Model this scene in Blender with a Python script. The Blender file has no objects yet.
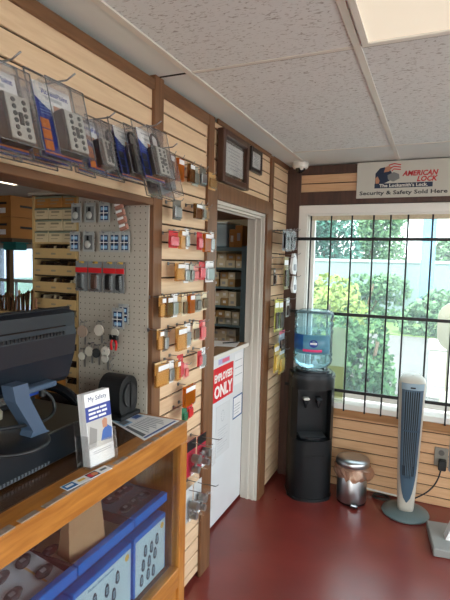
import bpy, math, random
from mathutils import Vector, Matrix, Euler
random.seed(7)
PI = math.pi
S = bpy.context.scene
COL = S.collection

# ------------------------------------------------------------------ colours / materials
def lin(h):
    h = h.lstrip('#')
    out = []
    for i in (0, 2, 4):
        c = int(h[i:i+2], 16) / 255
        out.append(c/12.92 if c <= .04045 else ((c+.055)/1.055)**2.4)
    return (*out, 1.0)

MATS = {}
def mat(name, col, rough=.5, metal=0, spec=.5, alpha=1, emit=None, estr=0, trans=0, ior=1.45, bump=0, bscale=60, var=0, vscale=8, stretch=(1,1,1), coat=0, sheen=0):
    if name in MATS: return MATS[name]
    m = bpy.data.materials.new(name); m.use_nodes = True
    nt = m.node_tree; b = nt.nodes['Principled BSDF']
    c = lin(col) if isinstance(col, str) else col
    b.inputs['Base Color'].default_value = c
    b.inputs['Roughness'].default_value = rough
    b.inputs['Metallic'].default_value = metal
    b.inputs['Specular IOR Level'].default_value = spec
    b.inputs['Alpha'].default_value = alpha
    b.inputs['Transmission Weight'].default_value = trans
    b.inputs['IOR'].default_value = ior
    b.inputs['Coat Weight'].default_value = coat
    if emit:
        b.inputs['Emission Color'].default_value = lin(emit); b.inputs['Emission Strength'].default_value = estr
    if bump or var:
        tc = nt.nodes.new('ShaderNodeTexCoord'); mp = nt.nodes.new('ShaderNodeMapping')
        mp.inputs['Scale'].default_value = stretch
        nt.links.new(tc.outputs['Object'], mp.inputs['Vector'])
    if var:
        n = nt.nodes.new('ShaderNodeTexNoise'); n.inputs['Scale'].default_value = vscale; n.inputs['Detail'].default_value = 5
        nt.links.new(mp.outputs['Vector'], n.inputs['Vector'])
        r = nt.nodes.new('ShaderNodeMapRange'); r.inputs['From Min'].default_value = .3; r.inputs['From Max'].default_value = .7
        r.inputs['To Min'].default_value = 1-var; r.inputs['To Max'].default_value = 1+var
        nt.links.new(n.outputs['Fac'], r.inputs['Value'])
        mx = nt.nodes.new('ShaderNodeVectorMath'); mx.operation = 'SCALE'
        mx.inputs[0].default_value = c[:3]
        nt.links.new(r.outputs['Result'], mx.inputs['Scale'])
        nt.links.new(mx.outputs['Vector'], b.inputs['Base Color'])
    if bump:
        n2 = nt.nodes.new('ShaderNodeTexNoise'); n2.inputs['Scale'].default_value = bscale; n2.inputs['Detail'].default_value = 4
        nt.links.new(mp.outputs['Vector'], n2.inputs['Vector'])
        bp = nt.nodes.new('ShaderNodeBump'); bp.inputs['Strength'].default_value = bump; bp.inputs['Distance'].default_value = .01
        nt.links.new(n2.outputs['Fac'], bp.inputs['Height']); nt.links.new(bp.outputs['Normal'], b.inputs['Normal'])
    MATS[name] = m
    return m

def wood(name, c1, c2, stretch, rough=.5, scale=6, coat=0, wave=False):
    if name in MATS: return MATS[name]
    m = bpy.data.materials.new(name); m.use_nodes = True
    nt = m.node_tree; b = nt.nodes['Principled BSDF']
    tc = nt.nodes.new('ShaderNodeTexCoord'); mp = nt.nodes.new('ShaderNodeMapping'); mp.inputs['Scale'].default_value = stretch
    nt.links.new(tc.outputs['Object'], mp.inputs['Vector'])
    if wave:
        n = nt.nodes.new('ShaderNodeTexWave'); n.inputs['Scale'].default_value = scale; n.inputs['Distortion'].default_value = 5; n.inputs['Detail'].default_value = 3
    else:
        n = nt.nodes.new('ShaderNodeTexNoise'); n.inputs['Scale'].default_value = scale; n.inputs['Detail'].default_value = 6; n.inputs['Distortion'].default_value = .4
    nt.links.new(mp.outputs['Vector'], n.inputs['Vector'])
    r = nt.nodes.new('ShaderNodeValToRGB')
    r.color_ramp.elements[0].position = .3; r.color_ramp.elements[0].color = lin(c1)
    r.color_ramp.elements[1].position = .72; r.color_ramp.elements[1].color = lin(c2)
    nt.links.new(n.outputs['Fac'], r.inputs['Fac']); nt.links.new(r.outputs['Color'], b.inputs['Base Color'])
    b.inputs['Roughness'].default_value = rough; b.inputs['Coat Weight'].default_value = coat; b.inputs['Coat Roughness'].default_value = .15
    MATS[name] = m
    return m

def clear(name, tint='#ffffff', gloss=.12, milky=.0, milk='#ffffff', rough=.08):
    """thin clear plastic or glass sheet: mostly passes light, a little sheen, optional milkiness"""
    if name in MATS: return MATS[name]
    m = bpy.data.materials.new(name); m.use_nodes = True
    nt = m.node_tree; nt.nodes.remove(nt.nodes['Principled BSDF'])
    out = nt.nodes['Material Output']
    t = nt.nodes.new('ShaderNodeBsdfTransparent'); t.inputs['Color'].default_value = lin(tint)
    g = nt.nodes.new('ShaderNodeBsdfGlossy'); g.inputs['Roughness'].default_value = rough
    lw = nt.nodes.new('ShaderNodeLayerWeight'); lw.inputs['Blend'].default_value = .35
    mr = nt.nodes.new('ShaderNodeMapRange'); mr.inputs['To Min'].default_value = gloss*.35; mr.inputs['To Max'].default_value = min(1, gloss*5)
    nt.links.new(lw.outputs['Fresnel'], mr.inputs['Value'])
    mx = nt.nodes.new('ShaderNodeMixShader')
    nt.links.new(mr.outputs['Result'], mx.inputs['Fac']); nt.links.new(t.outputs[0], mx.inputs[1]); nt.links.new(g.outputs[0], mx.inputs[2])
    last = mx
    if milky:
        d = nt.nodes.new('ShaderNodeBsdfDiffuse'); d.inputs['Color'].default_value = lin(milk)
        tl = nt.nodes.new('ShaderNodeBsdfTranslucent'); tl.inputs['Color'].default_value = lin(milk)
        m1 = nt.nodes.new('ShaderNodeMixShader'); m1.inputs['Fac'].default_value = .5
        nt.links.new(d.outputs[0], m1.inputs[1]); nt.links.new(tl.outputs[0], m1.inputs[2])
        m2 = nt.nodes.new('ShaderNodeMixShader'); m2.inputs['Fac'].default_value = milky
        nt.links.new(mx.outputs[0], m2.inputs[1]); nt.links.new(m1.outputs[0], m2.inputs[2]); last = m2
    nt.links.new(last.outputs[0], out.inputs['Surface'])
    MATS[name] = m
    return m

def leafmat(name, c1, c2):
    if name in MATS: return MATS[name]
    m = bpy.data.materials.new(name); m.use_nodes = True
    nt = m.node_tree; b = nt.nodes['Principled BSDF']
    tc = nt.nodes.new('ShaderNodeTexCoord')
    n = nt.nodes.new('ShaderNodeTexNoise'); n.inputs['Scale'].default_value = 9
    nt.links.new(tc.outputs['Object'], n.inputs['Vector'])
    r = nt.nodes.new('ShaderNodeValToRGB'); r.color_ramp.elements[0].position = .35; r.color_ramp.elements[1].position = .65
    r.color_ramp.elements[0].color = lin(c1); r.color_ramp.elements[1].color = lin(c2)
    nt.links.new(n.outputs['Fac'], r.inputs['Fac']); nt.links.new(r.outputs['Color'], b.inputs['Base Color'])
    b.inputs['Roughness'].default_value = .6
    MATS[name] = m
    return m

# ------------------------------------------------------------------ mesh builder
I4 = Matrix.Identity(4)
class MB:
    def __init__(self): self.v=[]; self.f=[]; self.mi=[]; self.sm=[]; self.M=None
    def add(self, vs, fs, mi=0, smooth=False):
        b = len(self.v)
        for p in vs:
            p = Vector(p)
            self.v.append(self.M @ p if self.M is not None else p)
        for f in fs:
            self.f.append([b+i for i in f]); self.mi.append(mi); self.sm.append(smooth)
        return self
    def box(self, x0,x1,y0,y1,z0,z1, bev=0, mi=0):
        x0,x1=min(x0,x1),max(x0,x1); y0,y1=min(y0,y1),max(y0,y1); z0,z1=min(z0,z1),max(z0,z1)
        if bev<=0:
            vs=[(x0,y0,z0),(x1,y0,z0),(x1,y1,z0),(x0,y1,z0),(x0,y0,z1),(x1,y0,z1),(x1,y1,z1),(x0,y1,z1)]
            fs=[(0,3,2,1),(4,5,6,7),(0,1,5,4),(1,2,6,5),(2,3,7,6),(3,0,4,7)]
            return self.add(vs,fs,mi)
        b=min(bev,(x1-x0)/2.01,(y1-y0)/2.01,(z1-z0)/2.01)
        c=[(x0,x1),(y0,y1),(z0,z1)]; vs=[]; idx={}
        for sx in (0,1):
            for sy in (0,1):
                for sz in (0,1):
                    s=(sx,sy,sz)
                    for ax in range(3):
                        p=[]
                        for k in range(3):
                            e=c[k][s[k]]
                            p.append(e if k==ax else e+(b if s[k]==0 else -b))
                        idx[(s,ax)]=len(vs); vs.append(tuple(p))
        fs=[]
        for ax in range(3):
            o=[k for k in range(3) if k!=ax]
            for sd in (0,1):
                q=[]
                for (a,bb) in ((0,0),(1,0),(1,1),(0,1)):
                    s=[0,0,0]; s[ax]=sd; s[o[0]]=a; s[o[1]]=bb; q.append(idx[(tuple(s),ax)])
                fs.append(q)
            for a in (0,1):
                for bb in (0,1):
                    q=[]
                    for e,axx in ((0,o[0]),(1,o[0]),(1,o[1]),(0,o[1])):
                        s=[0,0,0]; s[ax]=e; s[o[0]]=a; s[o[1]]=bb; q.append(idx[(tuple(s),axx)])
                    fs.append(q)
        for sx in (0,1):
            for sy in (0,1):
                for sz in (0,1): fs.append([idx[((sx,sy,sz),k)] for k in range(3)])
        return self.add(vs,fs,mi)
    def cyl(self, p0, p1, r0, r1=None, n=16, mi=0, smooth=True, caps=True):
        r1=r0 if r1 is None else r1
        p0=Vector(p0); p1=Vector(p1); d=(p1-p0).normalized()
        u=d.orthogonal().normalized(); w=d.cross(u)
        vs=[]; 
        for p,r in ((p0,r0),(p1,r1)):
            for k in range(n):
                a=2*PI*k/n; vs.append(p+u*(r*math.cos(a))+w*(r*math.sin(a)))
        fs=[(k,(k+1)%n,n+(k+1)%n,n+k) for k in range(n)]
        self.add(vs,fs,mi,smooth)
        if caps:
            self.add(vs[:n],[list(range(n))[::-1]],mi); self.add(vs[n:],[list(range(n))],mi)
        return self
    def lathe(self, c, prof, n=24, mi=0, smooth=True, sx=1, sy=1, dome=None):
        vs=[]
        for r,z in prof:
            for k in range(n):
                a=2*PI*k/n; vs.append((c[0]+sx*r*math.cos(a), c[1]+sy*r*math.sin(a), c[2]+z))
        fs=[]
        for j in range(len(prof)-1):
            for k in range(n):
                fs.append((j*n+k, j*n+(k+1)%n, (j+1)*n+(k+1)%n, (j+1)*n+k))
        return self.add(vs,fs,mi,smooth)
    def tube(self, pts, r, n=6, mi=0):
        pts=[Vector(p) for p in pts]; vs=[]; u=None
        for i,p in enumerate(pts):
            d=(pts[min(i+1,len(pts)-1)]-pts[max(i-1,0)]).normalized()
            u = d.orthogonal().normalized() if u is None else (u-d*u.dot(d)).normalized()
            w=d.cross(u)
            for k in range(n):
                a=2*PI*k/n; vs.append(p+u*(r*math.cos(a))+w*(r*math.sin(a)))
        fs=[]
        for i in range(len(pts)-1):
            for k in range(n): fs.append((i*n+k,i*n+(k+1)%n,(i+1)*n+(k+1)%n,(i+1)*n+k))
        fs.append(list(range(n))[::-1]); fs.append([len(vs)-n+k for k in range(n)])
        return self.add(vs,fs,mi,True)
    def prism(self, poly, axis, a0, a1, mi=0, smooth=False):
        """poly: 2-D points in the two other axes (in x,y,z order)"""
        def P(q,a):
            if axis=='x': return (a,q[0],q[1])
            if axis=='y': return (q[0],a,q[1])
            return (q[0],q[1],a)
        n=len(poly); vs=[P(q,a0) for q in poly]+[P(q,a1) for q in poly]
        self.add(vs,[(k,(k+1)%n,n+(k+1)%n,n+k) for k in range(n)],mi,smooth)
        self.add(vs,[list(range(n))[::-1],list(range(n,2*n))],mi)
        return self
    def ball(self, c, r, n=12, mi=0):
        if not hasattr(r,'__len__'): r=(r,r,r)
        m=n//2; vs=[(c[0],c[1],c[2]-r[2])]; fs=[]
        for j in range(1,m):
            t=PI*j/m
            for k in range(n):
                a=2*PI*k/n; vs.append((c[0]+r[0]*math.sin(t)*math.cos(a),c[1]+r[1]*math.sin(t)*math.sin(a),c[2]-r[2]*math.cos(t)))
        vs.append((c[0],c[1],c[2]+r[2])); L=len(vs)-1
        for k in range(n):
            fs.append((0,1+(k+1)%n,1+k)); fs.append((L,L-n+k,L-n+(k+1)%n))
        for j in range(m-2):
            for k in range(n): fs.append((1+j*n+k,1+j*n+(k+1)%n,1+(j+1)*n+(k+1)%n,1+(j+1)*n+k))
        return self.add(vs,fs,mi,True)
    def rbox(self, axis, cx, cz, hw, hh, rad, a0, a1, n=5, mi=0, smooth=False):
        """rounded-rectangle prism; (cx,cz) in the two other axes"""
        poly=[]
        for qx,qz,st in ((1,1,0),(-1,1,90),(-1,-1,180),(1,-1,270)):
            for k in range(n+1):
                a=math.radians(st+90*k/n); poly.append((cx+qx*(hw-rad)+rad*math.cos(a), cz+qz*(hh-rad)+rad*math.sin(a)))
        return self.prism(poly,axis,a0,a1,mi,smooth)
    def build(self, name, mats, parent=None, origin=None):
        if not isinstance(mats,(list,tuple)): mats=[mats]
        if parent is not None:
            base=parent.matrix_basis.inverted() if parent.parent is None else (parent.parent.matrix_basis @ parent.matrix_basis).inverted()
        elif origin=='world': base=I4
        else:
            xs=[p.x for p in self.v]; ys=[p.y for p in self.v]; zs=[p.z for p in self.v]
            o=Vector(((min(xs)+max(xs))/2,(min(ys)+max(ys))/2,min(zs)))
            base=Matrix.Translation(-o)
        me=bpy.data.meshes.new(name); me.from_pydata([base@p for p in self.v],[],self.f)
        for m in mats: me.materials.append(m)
        me.polygons.foreach_set('material_index',self.mi); me.polygons.foreach_set('use_smooth',self.sm)
        me.update()
        ob=bpy.data.objects.new(name,me); COL.objects.link(ob)
        if parent is not None: ob.parent=parent
        elif origin!='world': ob.location=o
        return ob

def tag(o,label,cat,group=None,kind=None):
    if label: o['label']=label
    if cat: o['category']=cat
    if group: o['group']=group
    if kind: o['kind']=kind
    return o
def thing(name,loc,label,cat,group=None,rz=0):
    o=bpy.data.objects.new(name,None); COL.objects.link(o); o.empty_display_size=.05
    o.matrix_basis=Matrix.Translation(loc)@Matrix.Rotation(rz,4,'Z')
    return tag(o,label,cat,group)
def struct(name,mb,m,parent=None):
    o=mb.build(name,m,parent,'world' if parent is None else None)
    if parent is None: o['kind']='structure'
    return o
def B(*a,**k): return MB().box(*a,**k)

def text(name,s,size,M,m,parent,ext=.0006,align='CENTER',shear=0,bold=0,width=None):
    """flat lettering in the local XY plane of matrix M (world), as a mesh"""
    cu=bpy.data.curves.new(name,'FONT'); cu.body=s; cu.size=size; cu.extrude=ext; cu.align_x=align; cu.shear=shear; cu.offset=bold
    cu.resolution_u=2
    t=bpy.data.objects.new(name+'_tmp',cu); COL.objects.link(t)
    dg=bpy.context.evaluated_depsgraph_get(); me=bpy.data.meshes.new_from_object(t.evaluated_get(dg))
    bpy.data.objects.remove(t); bpy.data.curves.remove(cu)
    mb=MB()
    sc=1.0
    if width and len(me.vertices):
        w=max(v.co.x for v in me.vertices)-min(v.co.x for v in me.vertices); sc=width/w
    mb.M=M@Matrix.Diagonal((sc,1,1,1))
    mb.add([v.co for v in me.vertices],[list(p.vertices) for p in me.polygons])
    bpy.data.meshes.remove(me)
    return mb.build(name,m,parent)
def MX(x,y,z):   # plane facing +x (reads along +y)
    return Matrix(((0,0,1,x),(1,0,0,y),(0,1,0,z),(0,0,0,1)))
def MY(x,y,z):   # plane facing -y (reads along +x)
    return Matrix(((1,0,0,x),(0,0,-1,y),(0,1,0,z),(0,0,0,1)))
def MZ(x,y,z,rot=0):   # lying flat, facing up
    return Matrix.Translation((x,y,z))@Matrix.Rotation(rot,4,'Z')

ORD=['first','second','third','fourth','fifth','sixth','seventh','eighth','ninth','tenth','eleventh','twelfth']

# ------------------------------------------------------------------ material library
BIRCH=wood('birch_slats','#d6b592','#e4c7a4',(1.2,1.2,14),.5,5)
BIRCH_BACKLIT=wood('birch_slats_backlit','#cda078','#dbb28a',(1.2,1.2,14),.5,5)  # same birch, the far wall's backlit shade put into the colour
WALNUT=wood('walnut_trim','#65432a','#7f583a',(8,8,.8),.5,6)
WALNUTH=wood('walnut_trim_flat','#65432a','#805a3b',(3,.7,6),.5,9)
DARKTRIM=wood('dark_corner_trim','#3f2820','#56382c',(8,8,.8),.5,6)
GROOVE=mat('slat_groove','#3a2a1c',.8)
OAK=wood('oak','#93591f','#b97c36',(9,.9,9),.35,7,coat=.3)
OAKV=wood('oak_upright','#93591f','#b97c36',(9,9,.9),.35,7,coat=.3)
TOPBROWN=wood('counter_laminate','#3d2818','#54371f',(6,.8,6),.22,6,coat=.4)
SILLWOOD=wood('sill_wood','#9a6c42','#b3855a',(.9,8,8),.45,6)
WHITE=mat('white_paint','#e8e6df',.4)
FRAMEWH=mat('white_window_frame','#eceae4',.35)
DOORWH=mat('door_white','#dcdfe2',.35,var=.03,vscale=5)
JAMB=mat('jamb_white','#cdc8be',.45,var=.03,vscale=6,stretch=(4,4,.5))
BLACK=mat('black_plastic','#14161a',.4)
BLACKGL=mat('black_gloss','#101318',.22)
IRON=mat('black_iron','#0d0e10',.45)
CHROME=mat('chrome','#c9ccd0',.18,metal=1)
STEEL=mat('brushed_steel','#b9bcc0',.28,metal=1,bump=.05,bscale=200,stretch=(1,1,.05))
WIRE=mat('wire_steel','#8f9094',.35,metal=1)
GREYBLUE=mat('monitor_shell','#1a2029',.3)
MONLT=mat('monitor_arm','#46586f',.3)
PEG=mat('pegboard_grey','#b6afa3',.6,var=.04)
PEGHOLE=mat('pegboard_holes','#2b2723',.8)
CARDBOARD=mat('cardboard','#a8743c',.8,var=.06)
CREAM=mat('cream_card','#c9b795',.75,var=.05)
TAN=mat('tan_tray','#bd9e6c',.7,var=.06)
PAPER=mat('white_paper','#e9eaec',.6)
KEYBRASS=mat('key_brass','#6a5034',.4,metal=.7)
KEYDARK=mat('key_dark','#3b2a22',.5,metal=.4)
KEYSTEEL=mat('key_nickel','#9b9c9c',.35,metal=.8)
CLEAR=clear('clear_plastic','#fefefe',.06,.004,'#d6d9dd')
CLEARB=clear('clear_plastic_light','#fefefe',.07)
AMBER=clear('amber_plastic','#fbe6c2',.07,.15,'#f2bb70')
GLASS=clear('glass_pane','#fafcfb',.05)
DUSTY=clear('dusty_glass','#eef6f5',.04,.085,'#cfe2e8')
BLUEP=mat('print_blue','#2b3f95',.4)
BLUEEDGE=mat('tray_blue','#1070cf',.3)
REDP=mat('print_red','#d5222a',.45)
INK=mat('print_ink','#22252b',.5)
GREYINK=mat('print_grey','#9ea3ab',.6)
ORANGEP=mat('print_orange','#d1793a',.45)
SKYP=mat('print_sky','#8fb9d8',.45)
YELLOWP=mat('print_yellow','#dcb24a',.5)
PINKP=mat('print_pink','#e06a80',.5)
SILVER=mat('silver_keypad','#bcbdb8',.35,metal=.2)
BRONZE=mat('lock_body_dark','#352d27',.45)
FLESH=mat('print_flesh','#b9856a',.6)

# ceiling tile with fissures
def ceil_mat():
    m=bpy.data.materials.new('fissured_tile'); m.use_nodes=True; nt=m.node_tree; b=nt.nodes['Principled BSDF']
    tc=nt.nodes.new('ShaderNodeTexCoord'); mp=nt.nodes.new('ShaderNodeMapping'); mp.inputs['Scale'].default_value=(1,2.4,1)
    nt.links.new(tc.outputs['Object'],mp.inputs['Vector'])
    n=nt.nodes.new('ShaderNodeTexNoise'); n.inputs['Scale'].default_value=52; n.inputs['Detail'].default_value=3; n.inputs['Distortion'].default_value=.8
    nt.links.new(mp.outputs['Vector'],n.inputs['Vector'])
    r=nt.nodes.new('ShaderNodeValToRGB'); r.color_ramp.elements[0].position=.34; r.color_ramp.elements[1].position=.43
    r.color_ramp.elements[0].color=lin('#aaacab'); r.color_ramp.elements[1].color=lin('#dde3e4')
    nt.links.new(n.outputs['Fac'],r.inputs['Fac']); nt.links.new(r.outputs['Color'],b.inputs['Base Color'])
    bp=nt.nodes.new('ShaderNodeBump'); bp.inputs['Strength'].default_value=.35; bp.inputs['Distance'].default_value=.004
    nt.links.new(r.outputs['Color'],bp.inputs['Height']); nt.links.new(bp.outputs['Normal'],b.inputs['Normal'])
    b.inputs['Roughness'].default_value=.9; return m
TILE=ceil_mat()
TILEPLAIN=mat('plain_ceiling','#d8dedd',.7,var=.015)
def floor_mat():
    m=bpy.data.materials.new('painted_red_floor'); m.use_nodes=True; nt=m.node_tree; b=nt.nodes['Principled BSDF']
    tc=nt.nodes.new('ShaderNodeTexCoord'); n=nt.nodes.new('ShaderNodeTexNoise'); n.inputs['Scale'].default_value=3.5; n.inputs['Detail'].default_value=8
    nt.links.new(tc.outputs['Object'],n.inputs['Vector'])
    r=nt.nodes.new('ShaderNodeValToRGB'); r.color_ramp.elements[0].position=.3; r.color_ramp.elements[1].position=.7
    r.color_ramp.elements[0].color=lin('#6e2a26'); r.color_ramp.elements[1].color=lin('#80332c')
    nt.links.new(n.outputs['Fac'],r.inputs['Fac']); nt.links.new(r.outputs['Color'],b.inputs['Base Color'])
    n2=nt.nodes.new('ShaderNodeTexNoise'); n2.inputs['Scale'].default_value=14; n2.inputs['Detail'].default_value=6
    nt.links.new(tc.outputs['Object'],n2.inputs['Vector'])
    mr=nt.nodes.new('ShaderNodeMapRange'); mr.inputs['To Min'].default_value=.22; mr.inputs['To Max'].default_value=.42
    nt.links.new(n2.outputs['Fac'],mr.inputs['Value']); nt.links.new(mr.outputs['Result'],b.inputs['Roughness'])
    bp=nt.nodes.new('ShaderNodeBump'); bp.inputs['Strength'].default_value=.12; bp.inputs['Distance'].default_value=.004
    nt.links.new(n2.outputs['Fac'],bp.inputs['Height']); nt.links.new(bp.outputs['Normal'],b.inputs['Normal'])
    b.inputs['Coat Weight'].default_value=.45; b.inputs['Coat Roughness'].default_value=.24
    return m
FLOOR=floor_mat()

# ================================================================== SETTING
D=3.52; H=2.38
struct('floor',B(-4.7,2.8,-2.6,3.67,-.12,0),FLOOR)
# ceiling: plain border strip, fissured tiles, plain far row
c=MB()
c.box(-4.7,-.12,-2.6,4.6,H,H+.1,mi=1)
c.box(-.12,.15,-2.6,D+.1,H,H+.1,mi=1)
c.box(.15,2.8,-2.6,3.08,H,H+.1,mi=0)
c.box(.15,2.8,3.08,D+.1,H,H+.1,mi=1)
struct('ceiling',c,[TILE,TILEPLAIN])
t=MB()
for x in (.15,.78,1.41,2.04): t.box(x-.012,x+.012,-2.6,D,H-.006,H+.004)
for y in (-1.2,.24,1.67,3.08): t.box(.15,2.8,y-.008,y+.008,H-.004,H+.004)
struct('trim_1',t,mat('ceiling_tee','#d9d7d0',.4))
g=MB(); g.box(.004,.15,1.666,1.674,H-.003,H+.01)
for y_ in (.24,1.67,3.08): g.box(.162,2.7,y_+.008,y_+.012,H-.003,H+.01)  # shadow lines beside the cross tees, put in as thin dark strips
struct('trim_seam_shadow',g,mat('seam_gap_and_shadow','#2a2724',.8))

# slat panels ---------------------------------------------------------------
def slats_x(y0,y1,zs,x=0,gap=.0075,m=BIRCH):
    """horizontal planks on a wall facing +x, zs = groove heights bottom..top"""
    mb=MB()
    for a,b in zip(zs[:-1],zs[1:]): mb.box(x-.012,x,y0,y1,a+gap/2,b-gap/2,bev=.0015)
    mb.box(x-.03,x-.009,y0,y1,zs[0],zs[-1],mi=1)
    return mb,[m,GROOVE]
def zr(z0,z1,ref,p=.0755):
    k=math.ceil((z0-ref)/p+.15); out=[z0]
    while ref+k*p<z1-.01: out.append(ref+k*p); k+=1
    return out+[z1]
mb,mm=slats_x(-1.5,1.645,zr(1.90,2.33,2.25)); struct('wall_bulkhead',mb,mm)
mb,mm=slats_x(1.705,2.13,zr(0.03,2.33,1.733)); struct('wall_left',mb,mm)
mb,mm=slats_x(2.13,3.09,zr(2.03,2.36,2.25)); struct('wall_above_doorway',mb,mm)
mb,mm=slats_x(3.10,D,zr(0.03,2.36,2.25)); struct('wall_corner_strip',mb,mm)
# cores of the left wall
c=MB()
c.box(-.12,-.03,-1.5,1.645,1.90,H); c.box(-.12,-.03,1.64,2.13,0,H); c.box(-.12,-.03,2.13,2.24,0,H)
c.box(-.12,-.03,2.24,3.03,2.03,H); c.box(-.12,-.03,3.03,D,0,H)
struct('wall_left_core',c,mat('stud_board','#8d7a62',.8))
# walnut trims on the left wall
g=MB(); g.box(0,.014,-1.5,1.64,2.322,2.362,bev=.002); g.box(-.12,.012,-1.5,1.64,1.875,1.902,bev=.002)
struct('trim_3',g,WALNUTH)
g=MB(); g.box(-.12,.016,1.64,1.705,0,H,bev=.002); struct('trim_4',g,WALNUT)
g=MB(); g.box(0,.014,1.705,2.13,2.315,2.368,bev=.002); g.box(0,.01,2.24,3.09,2.355,2.378); g.box(0,.01,3.15,D,2.345,2.378); struct('trim_5',g,WALNUTH)
g=MB(); g.box(0,.016,2.13,2.24,0,2.06,bev=.002); g.box(0,.013,2.135,2.195,2.06,2.37,bev=.002)
g.box(0,.018,2.24,3.03,1.975,2.06,bev=.002); g.box(0,.016,3.03,3.15,0,2.06,bev=.002); g.box(0,.013,3.09,3.15,2.06,2.37,bev=.002)
struct('trim_6',g,WALNUT)
# white door jamb with stops
g=MB()
g.box(-.12,0,3.02,3.03,0,1.99); g.box(-.12,0,2.24,2.258,0,1.99); g.box(-.12,0,2.24,3.03,1.957,1.978)
g.box(-.075,-.06,3.012,3.02,0,1.957); g.box(-.075,-.06,2.258,3.0,1.94,1.957); g.box(-.035,-.02,3.014,3.02,0,1.957); g.box(-.035,-.02,2.258,3.0,1.945,1.957)
struct('trim_7',g,JAMB)

# far wall -------------------------------------------------------------------
WX0,WX1,WZ0,WZ1=.16,1.95,.64,2.02
def slats_y(x0,x1,zs,y=D,gap=.0075,m=BIRCH_BACKLIT):
    mb=MB()
    for a,b in zip(zs[:-1],zs[1:]): mb.box(x0,x1,y,y+.012,a+gap/2,b-gap/2,bev=.0015)
    mb.box(x0,x1,y+.009,y+.03,zs[0],zs[-1],mi=1)
    return mb,[m,GROOVE]
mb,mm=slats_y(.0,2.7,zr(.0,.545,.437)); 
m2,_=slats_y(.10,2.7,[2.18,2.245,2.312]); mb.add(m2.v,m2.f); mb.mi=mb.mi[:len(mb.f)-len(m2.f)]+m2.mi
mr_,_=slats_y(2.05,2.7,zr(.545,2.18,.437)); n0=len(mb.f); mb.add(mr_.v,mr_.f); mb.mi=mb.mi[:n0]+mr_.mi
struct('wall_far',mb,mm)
c=MB(); c.box(-.12,2.8,D+.03,D+.15,0,WZ0-.05); c.box(-.12,2.8,D+.03,D+.15,WZ1+.06,H); c.box(-.12,.10,D+.03,D+.15,0,H); c.box(2.05,2.8,D+.03,D+.15,0,H)
struct('wall_far_core',c,mat('outer_block','#8b8880',.9))
g=MB(); g.box(.0,.105,D-.014,D+.01,0,2.32,bev=.003); g.box(.0,2.7,D-.010,D+.01,2.312,2.372); g.box(.10,2.7,D-.012,D+.01,2.09,2.182); struct('trim_8',g,DARKTRIM)
g=MB(); g.box(.10,2.05,D-.02,D+.01,.535,.595,bev=.003); struct('trim_9',g,SILLWOOD)
# window
w=thing('window_1',((WX0+WX1)/2,D,WZ0),None,None); w['kind']='structure'
g=MB()
g.box(.10,.165,D-.02,D+.03,.60,2.085,bev=.004); g.box(1.95,2.02,D-.02,D+.03,.60,2.085,bev=.004); g.box(.10,2.02,D-.021,D+.03,2.02,2.085,bev=.004)
g.box(.155,.175,D,D+.15,.63,2.03); g.box(1.94,1.955,D,D+.15,.63,2.03); g.box(.16,1.95,D,D+.15,2.01,2.03)
g.box(.175,.205,D+.06,D+.10,.66,2.02); g.box(1.9,1.94,D+.06,D+.10,.66,2.02); g.box(.175,1.94,D+.06,D+.10,1.985,2.02); g.box(.175,1.94,D+.055,D+.10,.66,.70); g.box(.175,1.94,D+.05,D+.08,.70,.715)
g.build('window_frame',FRAMEWH,w)
MB().box(.085,2.03,D-.035,D+.15,.595,.64,bev=.005).build('window_sill',FRAMEWH,w)
MB().box(.2,1.9,D+.078,D+.082,.70,1.985).build('pane',DUSTY,w)
# rolled blind under the head
bl=thing('window_blind',((.2+1.9)/2,D+.04,1.975),'beige woven roller blind rolled up under the head of the barred window','blind')
MB().cyl((.18,D+.038,2.0),(1.94,D+.038,2.0),.014,n=14).build('roll',mat('woven_blind','#cfc3a6',.8,bump=.3,bscale=120),bl)
MB().box(.18,1.94,D+.02,D+.026,1.978,2.012).build('hem',mat('woven_blind_hem','#d8cdb2',.8,var=.1,vscale=70),bl)
# security bars: one welded grille
gr=thing('window_bars',(.9,3.49,.58),'black iron security bars welded into a grille across the window','window bars')
yb=3.488
for z in (1.838,1.297,.735): MB().box(.045,2.0,yb-.014,yb-.006,z-.011,z+.011).build('rail',IRON,gr)
for x in (.198,.346,.493,.641,.754,.866,1.020,1.17,1.32,1.47,1.62,1.77): MB().cyl((x,yb,.585),(x,yb,2.005),.0062,n=8).build('bar',IRON,gr)

# right and rear walls of the shop (out of frame, glazing added for fill daylight)
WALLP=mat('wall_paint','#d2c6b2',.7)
c=MB(); c.box(2.7,2.82,-2.6,D+.15,0,.25); c.box(2.7,2.82,-2.6,D+.15,2.25,H); c.box(2.7,2.82,-2.6,-2.2,.25,2.25); c.box(2.7,2.82,3.0,D+.15,.25,2.25); c.box(2.7,2.82,.2,.35,.25,2.25)
struct('wall_right',c,WALLP)
c=MB(); c.box(-4.7,.2,-2.72,-2.6,0,H); c.box(2.5,2.82,-2.72,-2.6,0,H); c.box(.2,2.5,-2.72,-2.6,2.25,H); c.box(.2,2.5,-2.72,-2.6,0,.2)
struct('wall_back',c,WALLP)
g=MB(); g.box(2.75,2.755,-2.2,3.0,.25,2.25); struct('window_right_unseen',g,GLASS)
g=MB(); g.box(.2,2.5,-2.665,-2.66,.2,2.25); struct('window_rear_unseen',g,GLASS)
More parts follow.
